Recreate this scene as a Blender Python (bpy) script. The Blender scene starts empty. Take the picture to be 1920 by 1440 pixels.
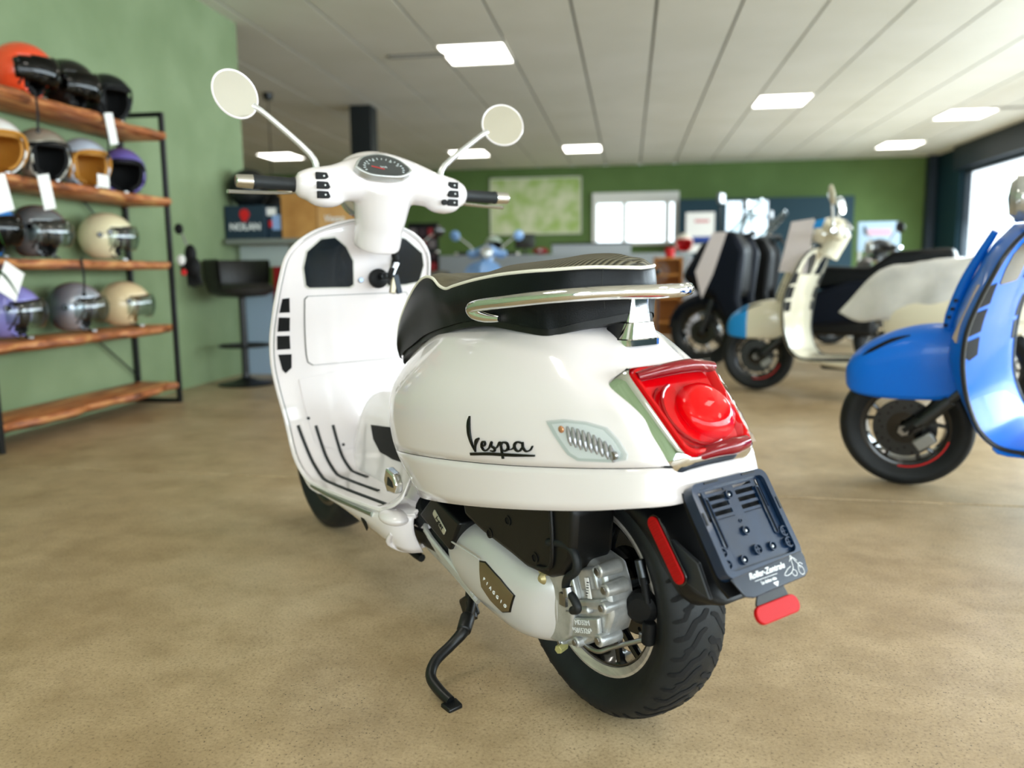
import bpy, bmesh, math, random
import numpy as np
from mathutils import Vector, Matrix
from mathutils.bvhtree import BVHTree
PI = math.pi
random.seed(7)
scene = bpy.context.scene
COL = scene.collection

# ------------------------------------------------------------------ camera
cam_d = bpy.data.cameras.new('camera'); cam = bpy.data.objects.new('camera', cam_d)
COL.objects.link(cam); scene.camera = cam
cam_d.sensor_width = 36.0; cam_d.lens = 36.0*1500/1920
cam_d.clip_start = 0.05; cam_d.clip_end = 200
def unit(v):
    v = np.array(v, float); return v/np.linalg.norm(v)
_f = unit((-0.143, 0.980, -0.138)); _r = np.array((0.990, 0.1435, -0.0095)); _r = unit(_r - _f*_r.dot(_f)); _u = np.cross(_r, _f)
mw = Matrix.Identity(4)
for i in range(3):
    mw[i][0] = _r[i]; mw[i][1] = _u[i]; mw[i][2] = -_f[i]
mw.translation = Vector((0, 0, 0.829)); cam.matrix_world = mw
cam_d.dof.use_dof = True; cam_d.dof.focus_distance = 1.55; cam_d.dof.aperture_fstop = 2.1

# ------------------------------------------------------------------ exposure, world
vs = scene.view_settings
vs.view_transform = 'Standard'; vs.look = 'None'; vs.gamma = 1.0; vs.use_curve_mapping = False
vs.exposure = 0.30
world = bpy.data.worlds.new('sky'); scene.world = world; world.use_nodes = True
wn = world.node_tree; bgn = wn.nodes['Background']
bgn.inputs[0].default_value = (0.86, 0.94, 1.0, 1); bgn.inputs[1].default_value = 2.6
LAMP = 8.0           # emission of the ceiling panels

def area(name, loc, rot, sx, sy, power, color):
    l = bpy.data.lights.new(name, 'AREA'); l.shape = 'RECTANGLE'; l.size = sx; l.size_y = sy
    l.energy = power; l.color = color
    o = bpy.data.objects.new(name, l); COL.objects.link(o); o.location = loc; o.rotation_euler = rot
    return o
# daylight that comes in through the shop windows on the right and the glazed shop front behind the camera
area('window_daylight', (5.95, 5.0, 1.45), (0, PI/2-.85, 0), 2.2, 19.0, 1250, (0.80, 0.93, 1.0))
area('pavement_bounce_daylight', (5.95, 5.0, 1.2), (0, PI/2+.35, 0), 1.6, 19.0, 130, (.93, .97, 1.0))
area('shopfront_daylight', (1.35, -4.95, 1.4), (PI/2, 0, 0), 8.8, 2.1, 225, (0.88, 0.95, 1.0))

# ------------------------------------------------------------------ materials
def sl(c):  # sRGB 0-255 -> linear
    return tuple(((x/255)/12.92 if x/255 <= .04045 else ((x/255+.055)/1.055)**2.4) for x in c)
MATS = {}
def mat(name, col, rough=.5, metal=0., coat=0., spec=.5, trans=0., ior=1.45, emit=None, estr=0., alpha=1., sheen=0.):
    if name in MATS: return MATS[name]
    m = bpy.data.materials.new(name); m.use_nodes = True
    b = m.node_tree.nodes['Principled BSDF']
    b.inputs['Base Color'].default_value = (*sl(col), 1)
    b.inputs['Roughness'].default_value = rough; b.inputs['Metallic'].default_value = metal
    b.inputs['Coat Weight'].default_value = coat; b.inputs['Coat Roughness'].default_value = .03
    b.inputs['Specular IOR Level'].default_value = spec; b.inputs['IOR'].default_value = ior
    b.inputs['Transmission Weight'].default_value = trans; b.inputs['Alpha'].default_value = alpha
    b.inputs['Sheen Weight'].default_value = sheen
    if emit: b.inputs['Emission Color'].default_value = (*sl(emit), 1); b.inputs['Emission Strength'].default_value = estr
    MATS[name] = m; return m
def nodes(m): return m.node_tree.nodes, m.node_tree.links, m.node_tree.nodes['Principled BSDF']
def noisy(m, c1, c2, scale=6., detail=4., coord='Object', stretch=(1, 1, 1), bump=0., bscale=None, lo=.35, hi=.65, rvar=None):
    n, l, b = nodes(m)
    tc = n.new('ShaderNodeTexCoord'); mp = n.new('ShaderNodeMapping'); mp.inputs['Scale'].default_value = stretch
    l.new(tc.outputs[coord], mp.inputs[0])
    t = n.new('ShaderNodeTexNoise'); t.inputs['Scale'].default_value = scale; t.inputs['Detail'].default_value = detail
    l.new(mp.outputs[0], t.inputs['Vector'])
    r = n.new('ShaderNodeValToRGB'); r.color_ramp.elements[0].position = lo; r.color_ramp.elements[1].position = hi
    r.color_ramp.elements[0].color = (*sl(c1), 1); r.color_ramp.elements[1].color = (*sl(c2), 1)
    l.new(t.outputs[0], r.inputs[0]); l.new(r.outputs[0], b.inputs['Base Color'])
    if bump:
        t2 = n.new('ShaderNodeTexNoise'); t2.inputs['Scale'].default_value = bscale or scale*4; t2.inputs['Detail'].default_value = 3
        l.new(mp.outputs[0], t2.inputs['Vector'])
        bp = n.new('ShaderNodeBump'); bp.inputs['Strength'].default_value = 1; bp.inputs['Distance'].default_value = bump
        l.new(t2.outputs[0], bp.inputs['Height']); l.new(bp.outputs[0], b.inputs['Normal'])
    return m

white = mat('white_paint', (224, 217, 217), .25, coat=1.)
cream = mat('cream_paint', (226, 219, 196), .25, coat=1.)
blue = mat('blue_paint', (2, 108, 216), .35, coat=.2, spec=.3)
black_paint = mat('black_paint', (14, 16, 20), .25, coat=.8)
navy_paint = mat('navy_paint', (22, 44, 74), .25, coat=.9)
chrome = mat('chrome', (225, 225, 225), .06, metal=1.)
mirror = mat('mirror_glass', (235, 235, 230), .02, metal=1.)
black_pl = noisy(mat('black_plastic', (10, 11, 12), .42, spec=.4), (6, 7, 8), (11, 12, 13), 60, bump=.0002, bscale=400)
gloss_black = mat('gloss_black', (8, 9, 11), .12, coat=.5)
rubber = noisy(mat('tyre_rubber', (17, 19, 20), .55, spec=.4), (15, 18, 20), (21, 25, 27), 25, bump=.0002, bscale=260)
alu = noisy(mat('cast_aluminium', (165, 168, 168), .34, metal=.6), (164, 166, 165), (196, 197, 195), 30, bump=.0004, bscale=300)
silver = mat('silver_paint', (202, 200, 199), .3, metal=.25, coat=.6)
rimlip = noisy(mat('machined_rim', (196, 194, 188), .38, metal=.6), (186, 178, 170), (214, 206, 196), 14, stretch=(1, 1, 8))
steel = mat('steel', (150, 150, 150), .3, metal=1.)
dark_steel = mat('dark_steel', (70, 72, 74), .35, metal=1.)
red_lens = mat('red_lens', (215, 8, 18), .08, coat=1., spec=.6)
red_refl = mat('red_reflector', (168, 0, 4), .5, spec=.25)
clear = mat('clear_plastic', (250, 252, 252), .03, trans=1., ior=1.3)
paper = mat('white_paper', (236, 234, 230), .7)
logo_white = mat('white_print', (232, 234, 234), .5)
red_plain = mat('red_print', (200, 20, 24), .5)
matte_black = mat('matte_black', (5, 6, 7), .6, spec=.3)
black_steel = mat('black_powder_coat', (9, 11, 12), .4)

# ------------------------------------------------------------------ mesh helpers
class MB:
    def __init__(s): s.v = []; s.f = []
    def add(s, V, Fc, M=None):
        o = len(s.v)
        for p in V:
            p = Vector(p)
            if M is not None: p = M @ p
            s.v.append(tuple(p))
        s.f += [tuple(i+o for i in f) for f in Fc]; return s
    def box(s, c, size, rot=None, M=None):
        hx, hy, hz = [k/2 for k in size]
        V = [Vector((x, y, z)) for x in (-hx, hx) for y in (-hy, hy) for z in (-hz, hz)]
        if rot is not None: V = [rot @ p for p in V]
        V = [p+Vector(c) for p in V]
        return s.add(V, [(0, 1, 3, 2), (4, 6, 7, 5), (0, 4, 5, 1), (2, 3, 7, 6), (0, 2, 6, 4), (1, 5, 7, 3)], M)
    def lathe(s, prof, o=(0, 0, 0), axis=(0, 0, 1), n=32, closed=False, a0=0, a1=2*PI):
        ax = Vector(axis).normalized(); ex = ax.orthogonal().normalized(); ey = ax.cross(ex); o = Vector(o)
        full = abs(a1-a0-2*PI) < 1e-6; m = n if full else n+1
        V = []
        for k in range(m):
            a = a0+(a1-a0)*k/n
            d = ex*math.cos(a)+ey*math.sin(a)
            for r, h in prof: V.append(o+d*r+ax*h)
        L = len(prof); Fc = []
        for k in range(n):
            k2 = (k+1) % m
            for j in range(L-1): Fc.append((k*L+j, k2*L+j, k2*L+j+1, k*L+j+1))
            if closed: Fc.append((k*L+L-1, k2*L+L-1, k2*L, k*L))
        if not closed and full:
            if prof[0][0] > 1e-6: Fc.append(tuple(k*L for k in range(m))[::-1])
            if prof[-1][0] > 1e-6: Fc.append(tuple(k*L+L-1 for k in range(m)))
        return s.add(V, Fc)
    def cyl(s, p0, p1, r0, r1=None, n=20, bev=0.):
        r1 = r0 if r1 is None else r1; p0 = Vector(p0); d = Vector(p1)-p0; h = d.length
        if bev: prof = [(0, 0), (r0-bev, 0), (r0, bev), (r1, h-bev), (r1-bev, h), (0, h)]
        else: prof = [(0, 0), (r0, 0), (r1, h), (0, h)]
        return s.lathe(prof, p0, d, n)
    def tube(s, path, r, n=10, closed=False, flat=None, smooth=0):
        P = [Vector(p) for p in path]
        if smooth:
            P2, R2 = [], []
            Rr = r if isinstance(r, (list, tuple)) else [r]*len(P)
            N = len(P); seg = N if closed else N-1
            g = lambda i: P[i % N] if closed else P[max(0, min(N-1, i))]
            h = lambda i: Rr[i % N] if closed else Rr[max(0, min(N-1, i))]
            for i in range(seg):
                for k in range(smooth):
                    t = k/smooth
                    P2.append(crv(g(i-1), g(i), g(i+1), g(i+2), t)); R2.append(h(i)*(1-t)+h(i+1)*t)
            if not closed: P2.append(P[-1]); R2.append(Rr[-1])
            P, r = P2, R2
        N = len(P); rr = r if isinstance(r, (list, tuple)) else [r]*N
        up = None; V = []
        for i in range(N):
            a = P[(i-1) % N] if (closed or i > 0) else P[0]; b = P[(i+1) % N] if (closed or i < N-1) else P[-1]
            t = (b-a).normalized()
            if up is None:
                up = Vector(flat[1]) if flat else t.orthogonal()
            up = (up-t*up.dot(t)).normalized(); sd = t.cross(up)
            for k in range(n):
                an = 2*PI*k/n
                kk = flat[0] if flat else 1.
                V.append(P[i]+sd*math.cos(an)*rr[i]+up*math.sin(an)*rr[i]*kk)
        Fc = []
        for i in range(N if closed else N-1):
            i2 = (i+1) % N
            for k in range(n):
                k2 = (k+1) % n; Fc.append((i*n+k, i*n+k2, i2*n+k2, i2*n+k))
        if not closed: Fc += [tuple(range(n))[::-1], tuple((N-1)*n+k for k in range(n))]
        return s.add(V, Fc)
    def prism(s, poly, o, ex, ey, d):      # poly in the plane o,ex,ey, thickened by vector d
        o = Vector(o); ex = Vector(ex); ey = Vector(ey); d = Vector(d); n = len(poly)
        A = [o+ex*x+ey*y for x, y in poly]; V = A+[p+d for p in A]
        Fc = [tuple(range(n))[::-1], tuple(range(n, 2*n))]+[(i, (i+1) % n, n+(i+1) % n, n+i) for i in range(n)]
        return s.add(V, Fc)
    def ball(s, c, rad, n=24, m=14, M=None, rot=None):
        c = Vector(c); rad = rad if isinstance(rad, (tuple, list)) else (rad,)*3
        V = []
        for j in range(m+1):
            th = PI*j/m
            for k in range(n):
                a = 2*PI*k/n
                p = Vector((math.sin(th)*math.cos(a)*rad[0], math.sin(th)*math.sin(a)*rad[1], math.cos(th)*rad[2]))
                if rot is not None: p = rot @ p
                V.append(c+p)
        return s.add(V, [(j*n+k, (j+1)*n+k, (j+1)*n+(k+1) % n, j*n+(k+1) % n) for j in range(m) for k in range(n)], M)
    def grid(s, G, cu=False, cv=False):
        G = np.array(G, float); m, n = G.shape[:2]
        V = G.reshape(-1, 3); Fc = []
        for i in range(m if cu else m-1):
            for j in range(n if cv else n-1):
                i2 = (i+1) % m; j2 = (j+1) % n
                Fc.append((i*n+j, i2*n+j, i2*n+j2, i*n+j2))
        return s.add([tuple(p) for p in V], Fc)
    def build(s, name, m, parent=None, smooth=True, ang=38, mods=(), weld=False, fixn=True):
        me = bpy.data.meshes.new(name); me.from_pydata(s.v, [], s.f)
        if weld or fixn:
            bm = bmesh.new(); bm.from_mesh(me)
            if weld: bmesh.ops.remove_doubles(bm, verts=bm.verts, dist=1e-5)
            if fixn: bmesh.ops.recalc_face_normals(bm, faces=bm.faces)
            bm.to_mesh(me); bm.free()
        me.update()
        if smooth:
            me.shade_smooth()
            me.set_sharp_from_angle(angle=math.radians(ang))
        me.materials.append(m)
        o = bpy.data.objects.new(name, me); COL.objects.link(o)
        if parent is not None: o.parent = parent
        for md in mods:
            kind, kw = md
            x = o.modifiers.new(kind.lower(), kind)
            for k, v in kw.items(): setattr(x, k, v)
        return o
def crv(a, b, c, d, t):
    return .5*((2*b)+(c-a)*t+(2*a-5*b+4*c-d)*t*t+(3*b-a-3*c+d)*t*t*t)
def spl1(P, k):                 # catmull-rom along axis 0
    P = np.array(P, float); N = len(P)
    if N < 3: return np.array([P[0]*(1-t)+P[1]*t for t in np.linspace(0, 1, k+1)])
    Q = np.concatenate([[2*P[0]-P[1]], P, [2*P[-1]-P[-2]]]); out = []
    for i in range(N-1):
        for j in range(k): out.append(crv(Q[i], Q[i+1], Q[i+2], Q[i+3], j/k))
    out.append(P[-1]); return np.array(out)
def spl2(G, ku, kv):
    A = spl1(G, ku); return np.swapaxes(spl1(np.swapaxes(A, 0, 1), kv), 0, 1)
def bev(w=.003, seg=2, ang=35): return ('BEVEL', dict(width=w, segments=seg, limit_method='ANGLE', angle_limit=math.radians(ang)))
def solid(t, off=-1): return ('SOLIDIFY', dict(thickness=t, offset=off))
def sub(l=1): return ('SUBSURF', dict(levels=l, render_levels=l))
def tag(o, label=None, cat=None, group=None, kind=None):
    if label: o['label'] = label
    if cat: o['category'] = cat
    if group: o['group'] = group
    if kind: o['kind'] = kind
    return o
def thing(name, label, cat, loc=(0, 0, 0), rz=0, group=None):
    o = bpy.data.objects.new(name, None); COL.objects.link(o); o.location = loc; o.rotation_euler = (0, 0, rz)
    o.empty_display_size = .1
    return tag(o, label, cat, group)
def struct(name, mb, m, **k): return tag(mb.build(name, m, **k), kind='structure')
def kids(o): return [c for c in bpy.data.objects if c.parent == o]
def copy_tree(o, parent=None, ch=None):
    if ch is None:
        ch = {}
        for c in bpy.data.objects:
            if c.parent is not None: ch.setdefault(c.parent.name, []).append(c)
    c = o.copy(); COL.objects.link(c)
    if parent is not None: c.parent = parent
    for k in ch.get(o.name, []): copy_tree(k, c, ch)
    return c
def frame(o, ex, ey):
    ex = Vector(ex).normalized(); ey = Vector(ey); ey = (ey-ex*ey.dot(ex)).normalized(); ez = ex.cross(ey)
    M = Matrix.Identity(4)
    for i in range(3): M[i][0] = ex[i]; M[i][1] = ey[i]; M[i][2] = ez[i]; M[i][3] = o[i]
    return M
def text(name, s, size, M, m, parent=None, ext=.0006, shear=0., bold=0.):
    cu = bpy.data.curves.new('txt', 'FONT'); cu.body = s; cu.size = size; cu.extrude = ext; cu.shear = shear
    cu.align_x = 'CENTER'; cu.align_y = 'CENTER'; cu.offset = bold; cu.resolution_u = 3
    t = bpy.data.objects.new('txt', cu); COL.objects.link(t)
    bpy.context.view_layer.update()
    me = bpy.data.meshes.new_from_object(t.evaluated_get(bpy.context.evaluated_depsgraph_get()))
    bpy.data.objects.remove(t); me.transform(M); me.name = name
    me.materials.clear(); me.materials.append(m)
    o = bpy.data.objects.new(name, me); COL.objects.link(o)
    if parent is not None: o.parent = parent
    return o
def stroke(pts, w, k=6):        # ribbon outline (polygon) of a 2d stroke; w = list of half widths
    P = spl1([(x, y, h) for (x, y), h in zip(pts, w)], k)
    L, R = [], []
    for i in range(len(P)):
        a = P[max(0, i-1)]; b = P[min(len(P)-1, i+1)]; t = b[:2]-a[:2]; t = t/(np.linalg.norm(t)+1e-9); n = np.array((-t[1], t[0]))
        L.append(P[i, :2]+n*P[i, 2]); R.append(P[i, :2]-n*P[i, 2])
    return L, R
def ribbon(mb, pts, w, M, t=.001, k=6):
    L, R = stroke(pts, w, k); n = len(L)
    V = [(p[0], p[1], 0) for p in L]+[(p[0], p[1], 0) for p in R]+[(p[0], p[1], t) for p in L]+[(p[0], p[1], t) for p in R]
    Fc = []
    for i in range(n-1):
        Fc += [(i, i+1, n+i+1, n+i), (2*n+i, 3*n+i, 3*n+i+1, 2*n+i+1), (i, 2*n+i, 2*n+i+1, i+1), (n+i, n+i+1, 3*n+i+1, 3*n+i)]
    Fc += [(0, n, 3*n, 2*n), (n-1, 3*n-1, 4*n-1, 2*n-1)]
    mb.add(V, Fc, M)
def rrect(w, h, r, n=5):
    out = []
    for cx, cy, a in ((w/2-r, h/2-r, 0), (-w/2+r, h/2-r, PI/2), (-w/2+r, -h/2+r, PI), (w/2-r, -h/2+r, 1.5*PI)):
        for k in range(n+1): out.append((cx+r*math.cos(a+PI/2*k/n), cy+r*math.sin(a+PI/2*k/n)))
    return out
# ================================================================== the room
ZC = 2.89; S_ = 1.051
WL = -3.24; WR = 5.75; YB = 16.25; YF = -4.5
# ---- floor: cast concrete slabs with a sawn joint between them
floor_m = mat('polished_concrete', (158, 143, 112), .42, spec=.55)
def floor_nodes():
    n, l, b = nodes(floor_m)
    g = n.new('ShaderNodeNewGeometry')
    def noise(sc, det, rough=.55):
        t = n.new('ShaderNodeTexNoise'); t.inputs['Scale'].default_value = sc; t.inputs['Detail'].default_value = det
        t.inputs['Roughness'].default_value = rough; l.new(g.outputs['Position'], t.inputs['Vector']); return t
    def ramp(src, pts):
        r = n.new('ShaderNodeValToRGB'); e = r.color_ramp.elements
        e[0].position, e[0].color = pts[0][0], (*sl(pts[0][1]), 1); e[1].position, e[1].color = pts[-1][0], (*sl(pts[-1][1]), 1)
        for p, c in pts[1:-1]: x = e.new(p); x.color = (*sl(c), 1)
        l.new(src, r.inputs[0]); return r
    big = ramp(noise(1.3, 5, .6).outputs[0], [(.32, (172, 148, 112)), (.52, (196, 173, 138)), (.72, (212, 192, 160))])
    mid = ramp(noise(7, 6, .65).outputs[0], [(.3, (205, 200, 190)), (.7, (255, 255, 255))])
    fine = ramp(noise(160, 3, .7).outputs[0], [(.30, (120, 110, 96)), (.42, (232, 230, 226)), (.62, (255, 255, 255))])
    speck = n.new('ShaderNodeTexVoronoi'); speck.inputs['Scale'].default_value = 95; l.new(g.outputs['Position'], speck.inputs['Vector'])
    sp = ramp(speck.outputs['Distance'], [(.10, (60, 52, 44)), (.17, (255, 255, 255))])
    patch = noise(2.6, 3); pr = n.new('ShaderNodeMapRange'); pr.inputs[1].default_value = .42; pr.inputs[2].default_value = .62
    l.new(patch.outputs[0], pr.inputs[0])
    def mul(a, c, fac=1.):
        x = n.new('ShaderNodeMix'); x.data_type = 'RGBA'; x.blend_type = 'MULTIPLY'
        if hasattr(fac, 'links'): l.new(fac, x.inputs[0])
        else: x.inputs[0].default_value = fac
        l.new(a, x.inputs[6]); l.new(c, x.inputs[7]); return x.outputs[2]
    c = mul(big.outputs[0], mid.outputs[0], .8); c = mul(c, fine.outputs[0], .8); c = mul(c, sp.outputs[0], pr.outputs[0])
    l.new(c, b.inputs['Base Color'])
    rr_ = n.new('ShaderNodeMapRange'); rr_.inputs[3].default_value = .3; rr_.inputs[4].default_value = .55
    l.new(noise(3, 4).outputs[0], rr_.inputs[0]); l.new(rr_.outputs[0], b.inputs['Roughness'])
    bp = n.new('ShaderNodeBump'); bp.inputs['Distance'].default_value = .0006; bp.inputs['Strength'].default_value = .6
    l.new(noise(120, 3).outputs[0], bp.inputs['Height']); l.new(bp.outputs[0], b.inputs['Normal'])
floor_nodes()
joint_m = mat('joint_filler', (44, 36, 26), .9)
fl = struct('floor', MB().box(((WR-10)/2, (YB+YF)/2, -.06), (WR+10.6, YB-YF+.6, .09)), joint_m, smooth=False)
def slab(x0, x1, ys0, ys1, last=False):     # y edges slanted like the joint in the photograph
    k = -.040
    P = [(x0, ys0+k*x0), (x1, ys0+k*x1), (x1, ys1+k*x1), (x0, ys1+k*x0)]
    mb = MB().prism(P, (0, 0, -.05), (1, 0, 0), (0, 1, 0), (0, 0, .05))
    mb.build('concrete_slab', floor_m, fl, smooth=False, mods=(bev(.004, 2),))
g_ = .008
for ya, yb in ((YF-.2, -2.2), (-2.2, 3.0), (3.0, 8.2), (8.2, 13.2), (13.2, YB+.3)):
    for xa, xb in ((-10, -4.3), (-4.3, WR+.1)): slab(xa+g_, xb-g_, ya+g_, yb-g_)

# ---- walls
wall_m = noisy(mat('green_wall_paint', (140, 160, 112), .75), (118, 136, 98), (130, 147, 110), 2.2, detail=5, bump=.0015, bscale=14)
wall_d = noisy(mat('green_wall_paint_shaded', (98, 124, 68), .7), (76, 102, 46), (84, 110, 55), 1.5, bump=.001, bscale=14)  # same green paint as wall_m, with the weaker light darkened into its colour
teal_m = mat('dark_teal_paint', (14, 46, 58), .6, spec=.3)
navy_m = mat('navy_beam_paint', (18, 34, 48), .5)
struct('wall_left', MB().box((WL-.12, (6.57+YF)/2, ZC/2), (.24, 6.57-YF, ZC)), wall_m, smooth=False)
# rear wall with a window opening (x -0.72..0.94, z 1.36..2.38)
wx0, wx1, wz0, wz1 = -.72, .95, 1.34, 2.36
mb = MB()
for x0, x1, z0, z1 in ((-9.8, wx0, 0, ZC), (wx1, WR+.2, 0, ZC), (wx0, wx1, 0, wz0), (wx0, wx1, wz1, ZC)):
    mb.box(((x0+x1)/2, YB+.1, (z0+z1)/2), (x1-x0, .2, z1-z0))
struct('wall_back', mb, wall_d, smooth=False)
struct('wall_recess', MB().box((-9.9, (YB+YF)/2, ZC/2), (.2, YB-YF, ZC)), wall_d, smooth=False)
struct('wall_partition', MB().box((-6.6, 6.45, ZC/2), (6.5, .2, ZC)), wall_m, smooth=False)
# right wall: low sill, navy header beam, teal piers between big shop windows
WX = 5.62
struct('wall_right', MB().box((WX+.1, (YB+YF)/2, .17), (.2, YB-YF, .34)).box((WX+.1, (YB+15.1)/2, ZC/2), (.2, YB-15.1, ZC)), teal_m, smooth=False)
struct('trim_1', MB().box((WX+.05, (15.1+YF)/2, (2.50+ZC)/2), (.34, 15.1-YF, ZC-2.50)), navy_m, smooth=False)
struct('trim_2', MB().box((WX-.10, YB-.10, ZC/2), (.14, .2, ZC)), navy_m, smooth=False)
struct('wall_front', MB().box((-6.5, YF-.1, ZC/2), (6.6, .2, ZC)).box((1.3, YF-.1, .15), (9.0, .2, .3)).box((1.3, YF-.1, ZC-.2), (9.0, .2, .4)), wall_m, smooth=False)
glass_m = bpy.data.materials.new('window_glass'); glass_m.use_nodes = True
def glass_nodes(m, tint=(1, 1, 1)):
    n = m.node_tree.nodes; l = m.node_tree.links; n.clear()
    o = n.new('ShaderNodeOutputMaterial'); mx = n.new('ShaderNodeMixShader'); t = n.new('ShaderNodeBsdfTransparent'); g = n.new('ShaderNodeBsdfGlossy')
    f = n.new('ShaderNodeFresnel'); f.inputs[0].default_value = 1.45; g.inputs['Roughness'].default_value = .02
    t.inputs[0].default_value = (*tint, 1)
    g2 = n.new('ShaderNodeNewGeometry'); k_ = n.new('ShaderNodeMath'); k_.operation = 'SUBTRACT'; k_.inputs[0].default_value = 1; l.new(g2.outputs['Backfacing'], k_.inputs[1])
    k2 = n.new('ShaderNodeMath'); k2.operation = 'MULTIPLY'; l.new(f.outputs[0], k2.inputs[0]); l.new(k_.outputs[0], k2.inputs[1]); l.new(k2.outputs[0], mx.inputs[0]); l.new(t.outputs[0], mx.inputs[1]); l.new(g.outputs[0], mx.inputs[2]); l.new(mx.outputs[0], o.inputs[0])
glass_nodes(glass_m, (.96, .98, .98))
wf_m = mat('window_frame_paint', (214, 214, 208), .45)
dwf_m = mat('dark_window_frame', (30, 44, 56), .45)
k = 1
for y0, y1 in ((10.9, 15.0), (7.4, 10.8), (3.9, 7.3), (.4, 3.8), (-3.6, .3)):
    fr = MB()
    for yy in (y0+.03, y1-.03): fr.box((WX+.1, yy, 1.42), (.10, .06, 2.16))
    for zz in (.37, 2.47): fr.box((WX+.1, (y0+y1)/2, zz), (.10, y1-y0-.12, .06))
    w = struct('window_%d' % k, fr, dwf_m, smooth=False)
    MB().box((WX+.1, (y0+y1)/2, 1.42), (.012, y1-y0-.12, 2.04)).build('pane', glass_m, w, smooth=False)
    k += 1
# window in the rear wall: white frame, one narrow and one wide light
fr = MB(); zc = (wz0+wz1)/2
for xx in (wx0+.04, wx0+.62, wx1-.22, wx1-.04): fr.box((xx, YB-.02, zc), (.09, .12, wz1-wz0))
for zz, hh in ((wz0+.03, .06), (wz1-.10, .20)): fr.box(((wx0+wx1)/2, YB-.03, zz), (wx1-wx0, .14, hh))
w = struct('window_6', fr, wf_m, smooth=False)
for xa, xb in ((wx0+.085, wx0+.575), (wx0+.665, wx1-.265), (wx1-.175, wx1-.085)):
    MB().box(((xa+xb)/2, YB+.06, zc), (xb-xa, .012, wz1-wz0-.1)).build('pane', glass_m, w, smooth=False)
fr = MB()
for i in range(6): fr.box((-3.17+i*1.788, YF-.1, 1.395), (.07, .10, 2.19))
for zz in (.33, 2.46): fr.box((1.3, YF-.1, zz), (9.0, .09, .06))
w = struct('window_7', fr, dwf_m, smooth=False)
for i in range(5): MB().box((-3.17+(i+.5)*1.788, YF-.1, 1.395), (1.71, .012, 2.07)).build('pane', glass_m, w, smooth=False)
# ground and pale neighbouring facade outside
out_g = mat('outdoor_paving', (176, 178, 178), .8)
out_f = mat('outdoor_facade', (236, 238, 240), .8)
struct('ground_outside', MB().box((19, 6, -.2), (26, 60, .1)).box((0, 25, -.2), (12, 17, .1)).box((-3, -15, -.2), (18, 20, .1)), out_g, smooth=False)
fac = struct('facade_outside', MB().box((17, 16, 2.2), (.4, 26, 4.6)), out_f, smooth=False)
blue_g = mat('outdoor_glazing', (120, 170, 205), .2)
for j in range(8):
    MB().box((16.77, 5+j*3.0, 1.7), (.06, 1.3, 1.9)).build('shop_window', blue_g, fac, smooth=False)

# ---- ceiling: long metal planks with recessed joints
ceil_m = noisy(mat('ceiling_plank', (196, 196, 184), .55), (214, 212, 202), (222, 220, 212), 1.2)
ceil_b = mat('ceiling_joint', (132, 132, 124), .8)
ce = struct('ceiling', MB().box(((WR-10)/2, (YB+YF)/2, ZC+.09), (WR+10.4, YB-YF+.5, .1)), ceil_b, smooth=False)
W_ = .628*S_; U0 = .184*S_
lights = [(-1.39, 7.47), (1.75, 10.1), (4.24, 11.4), (4.24, 13.95), (-.76, 13.3), (-2.63, 13.45), (-5.5, 13.1)]
lights += [(-1.39, 1.2), (1.75, 1.2), (1.75, 4.6), (-1.39, -2.2), (4.24, 1.2), (4.24, -1.8), (4.24, 6.2), (1.12, -2.5), (-5.5, 9.3), (-7.4, 8.7), (-7.4, 11.4), (-6.2, 10.2)]  # unseen lamps added to light the room and brighten the recess
lit = []
for a_, b_ in lights:
    x = a_*S_; kx = math.floor((x-U0)/W_); lit.append((kx, U0+(kx+.5)*W_, b_*S_))
for kx in range(-16, 9):
    xc = U0+(kx+.5)*W_
    segs = [YF-.1]
    for q_ in sorted([b for a, _, b in lit if a == kx]): segs += [q_-.36, q_+.36]
    segs.append(YB+.1)
    for j in range(0, len(segs), 2):
        MB().box((xc, (segs[j]+segs[j+1])/2, ZC+.015), (W_-.022, segs[j+1]-segs[j], .03)).build('ceiling_plank', ceil_m, ce, smooth=False)
lamp_m = mat('lamp_diffuser', (255, 255, 255), .5, emit=(255, 250, 240), estr=LAMP)
lamp_f = mat('lamp_frame', (225, 225, 222), .4)
names_l = ['square ceiling lamp above the left mirror, nearest in view', 'square ceiling lamp right of centre above the dark scooter', 'ceiling lamp near the right shop window, nearer of that pair',
           'ceiling lamp near the right shop window, farther of that pair', 'far ceiling lamp in front of the wall map', 'far ceiling lamp behind the right mirror stem of the white scooter', 'far ceiling lamp behind the left mirror stem, left of the black column']
for i, (kx, x, y) in enumerate(lit):
    t = thing('ceiling_light', names_l[i] if i < 7 else ('unseen ceiling lamp added for light, ' + ['above the foreground scooter', 'above and right of the foreground scooter', 'above the blue scooter', 'behind the camera on the left', 'beside the near right shop window', 'behind the camera by the right shop window', 'above the right row of scooters by the window', 'straight behind the camera', 'over the recess left of the column', 'deep in the recess, nearer', 'deep in the recess, farther', 'in the middle of the recess'][i-7]), 'lamp', (x, y, ZC), group='ceiling lamps')
    fr = MB()
    for sx in (-1, 1): fr.box((sx*(W_/2-.02), 0, .01), (.018, .72, .03))
    for sy in (-1, 1): fr.box((0, sy*.351, .01), (W_-.03, .018, .03))
    fr.build('frame', lamp_f, t, smooth=False)
    MB().box((0, 0, .012), (W_-.06, .684, .014)).build('diffuser', lamp_m, t, smooth=False)
slot_m = mat('slot_brown', (96, 88, 74), .7)  # even grey-brown colour of the air slot frames
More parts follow.
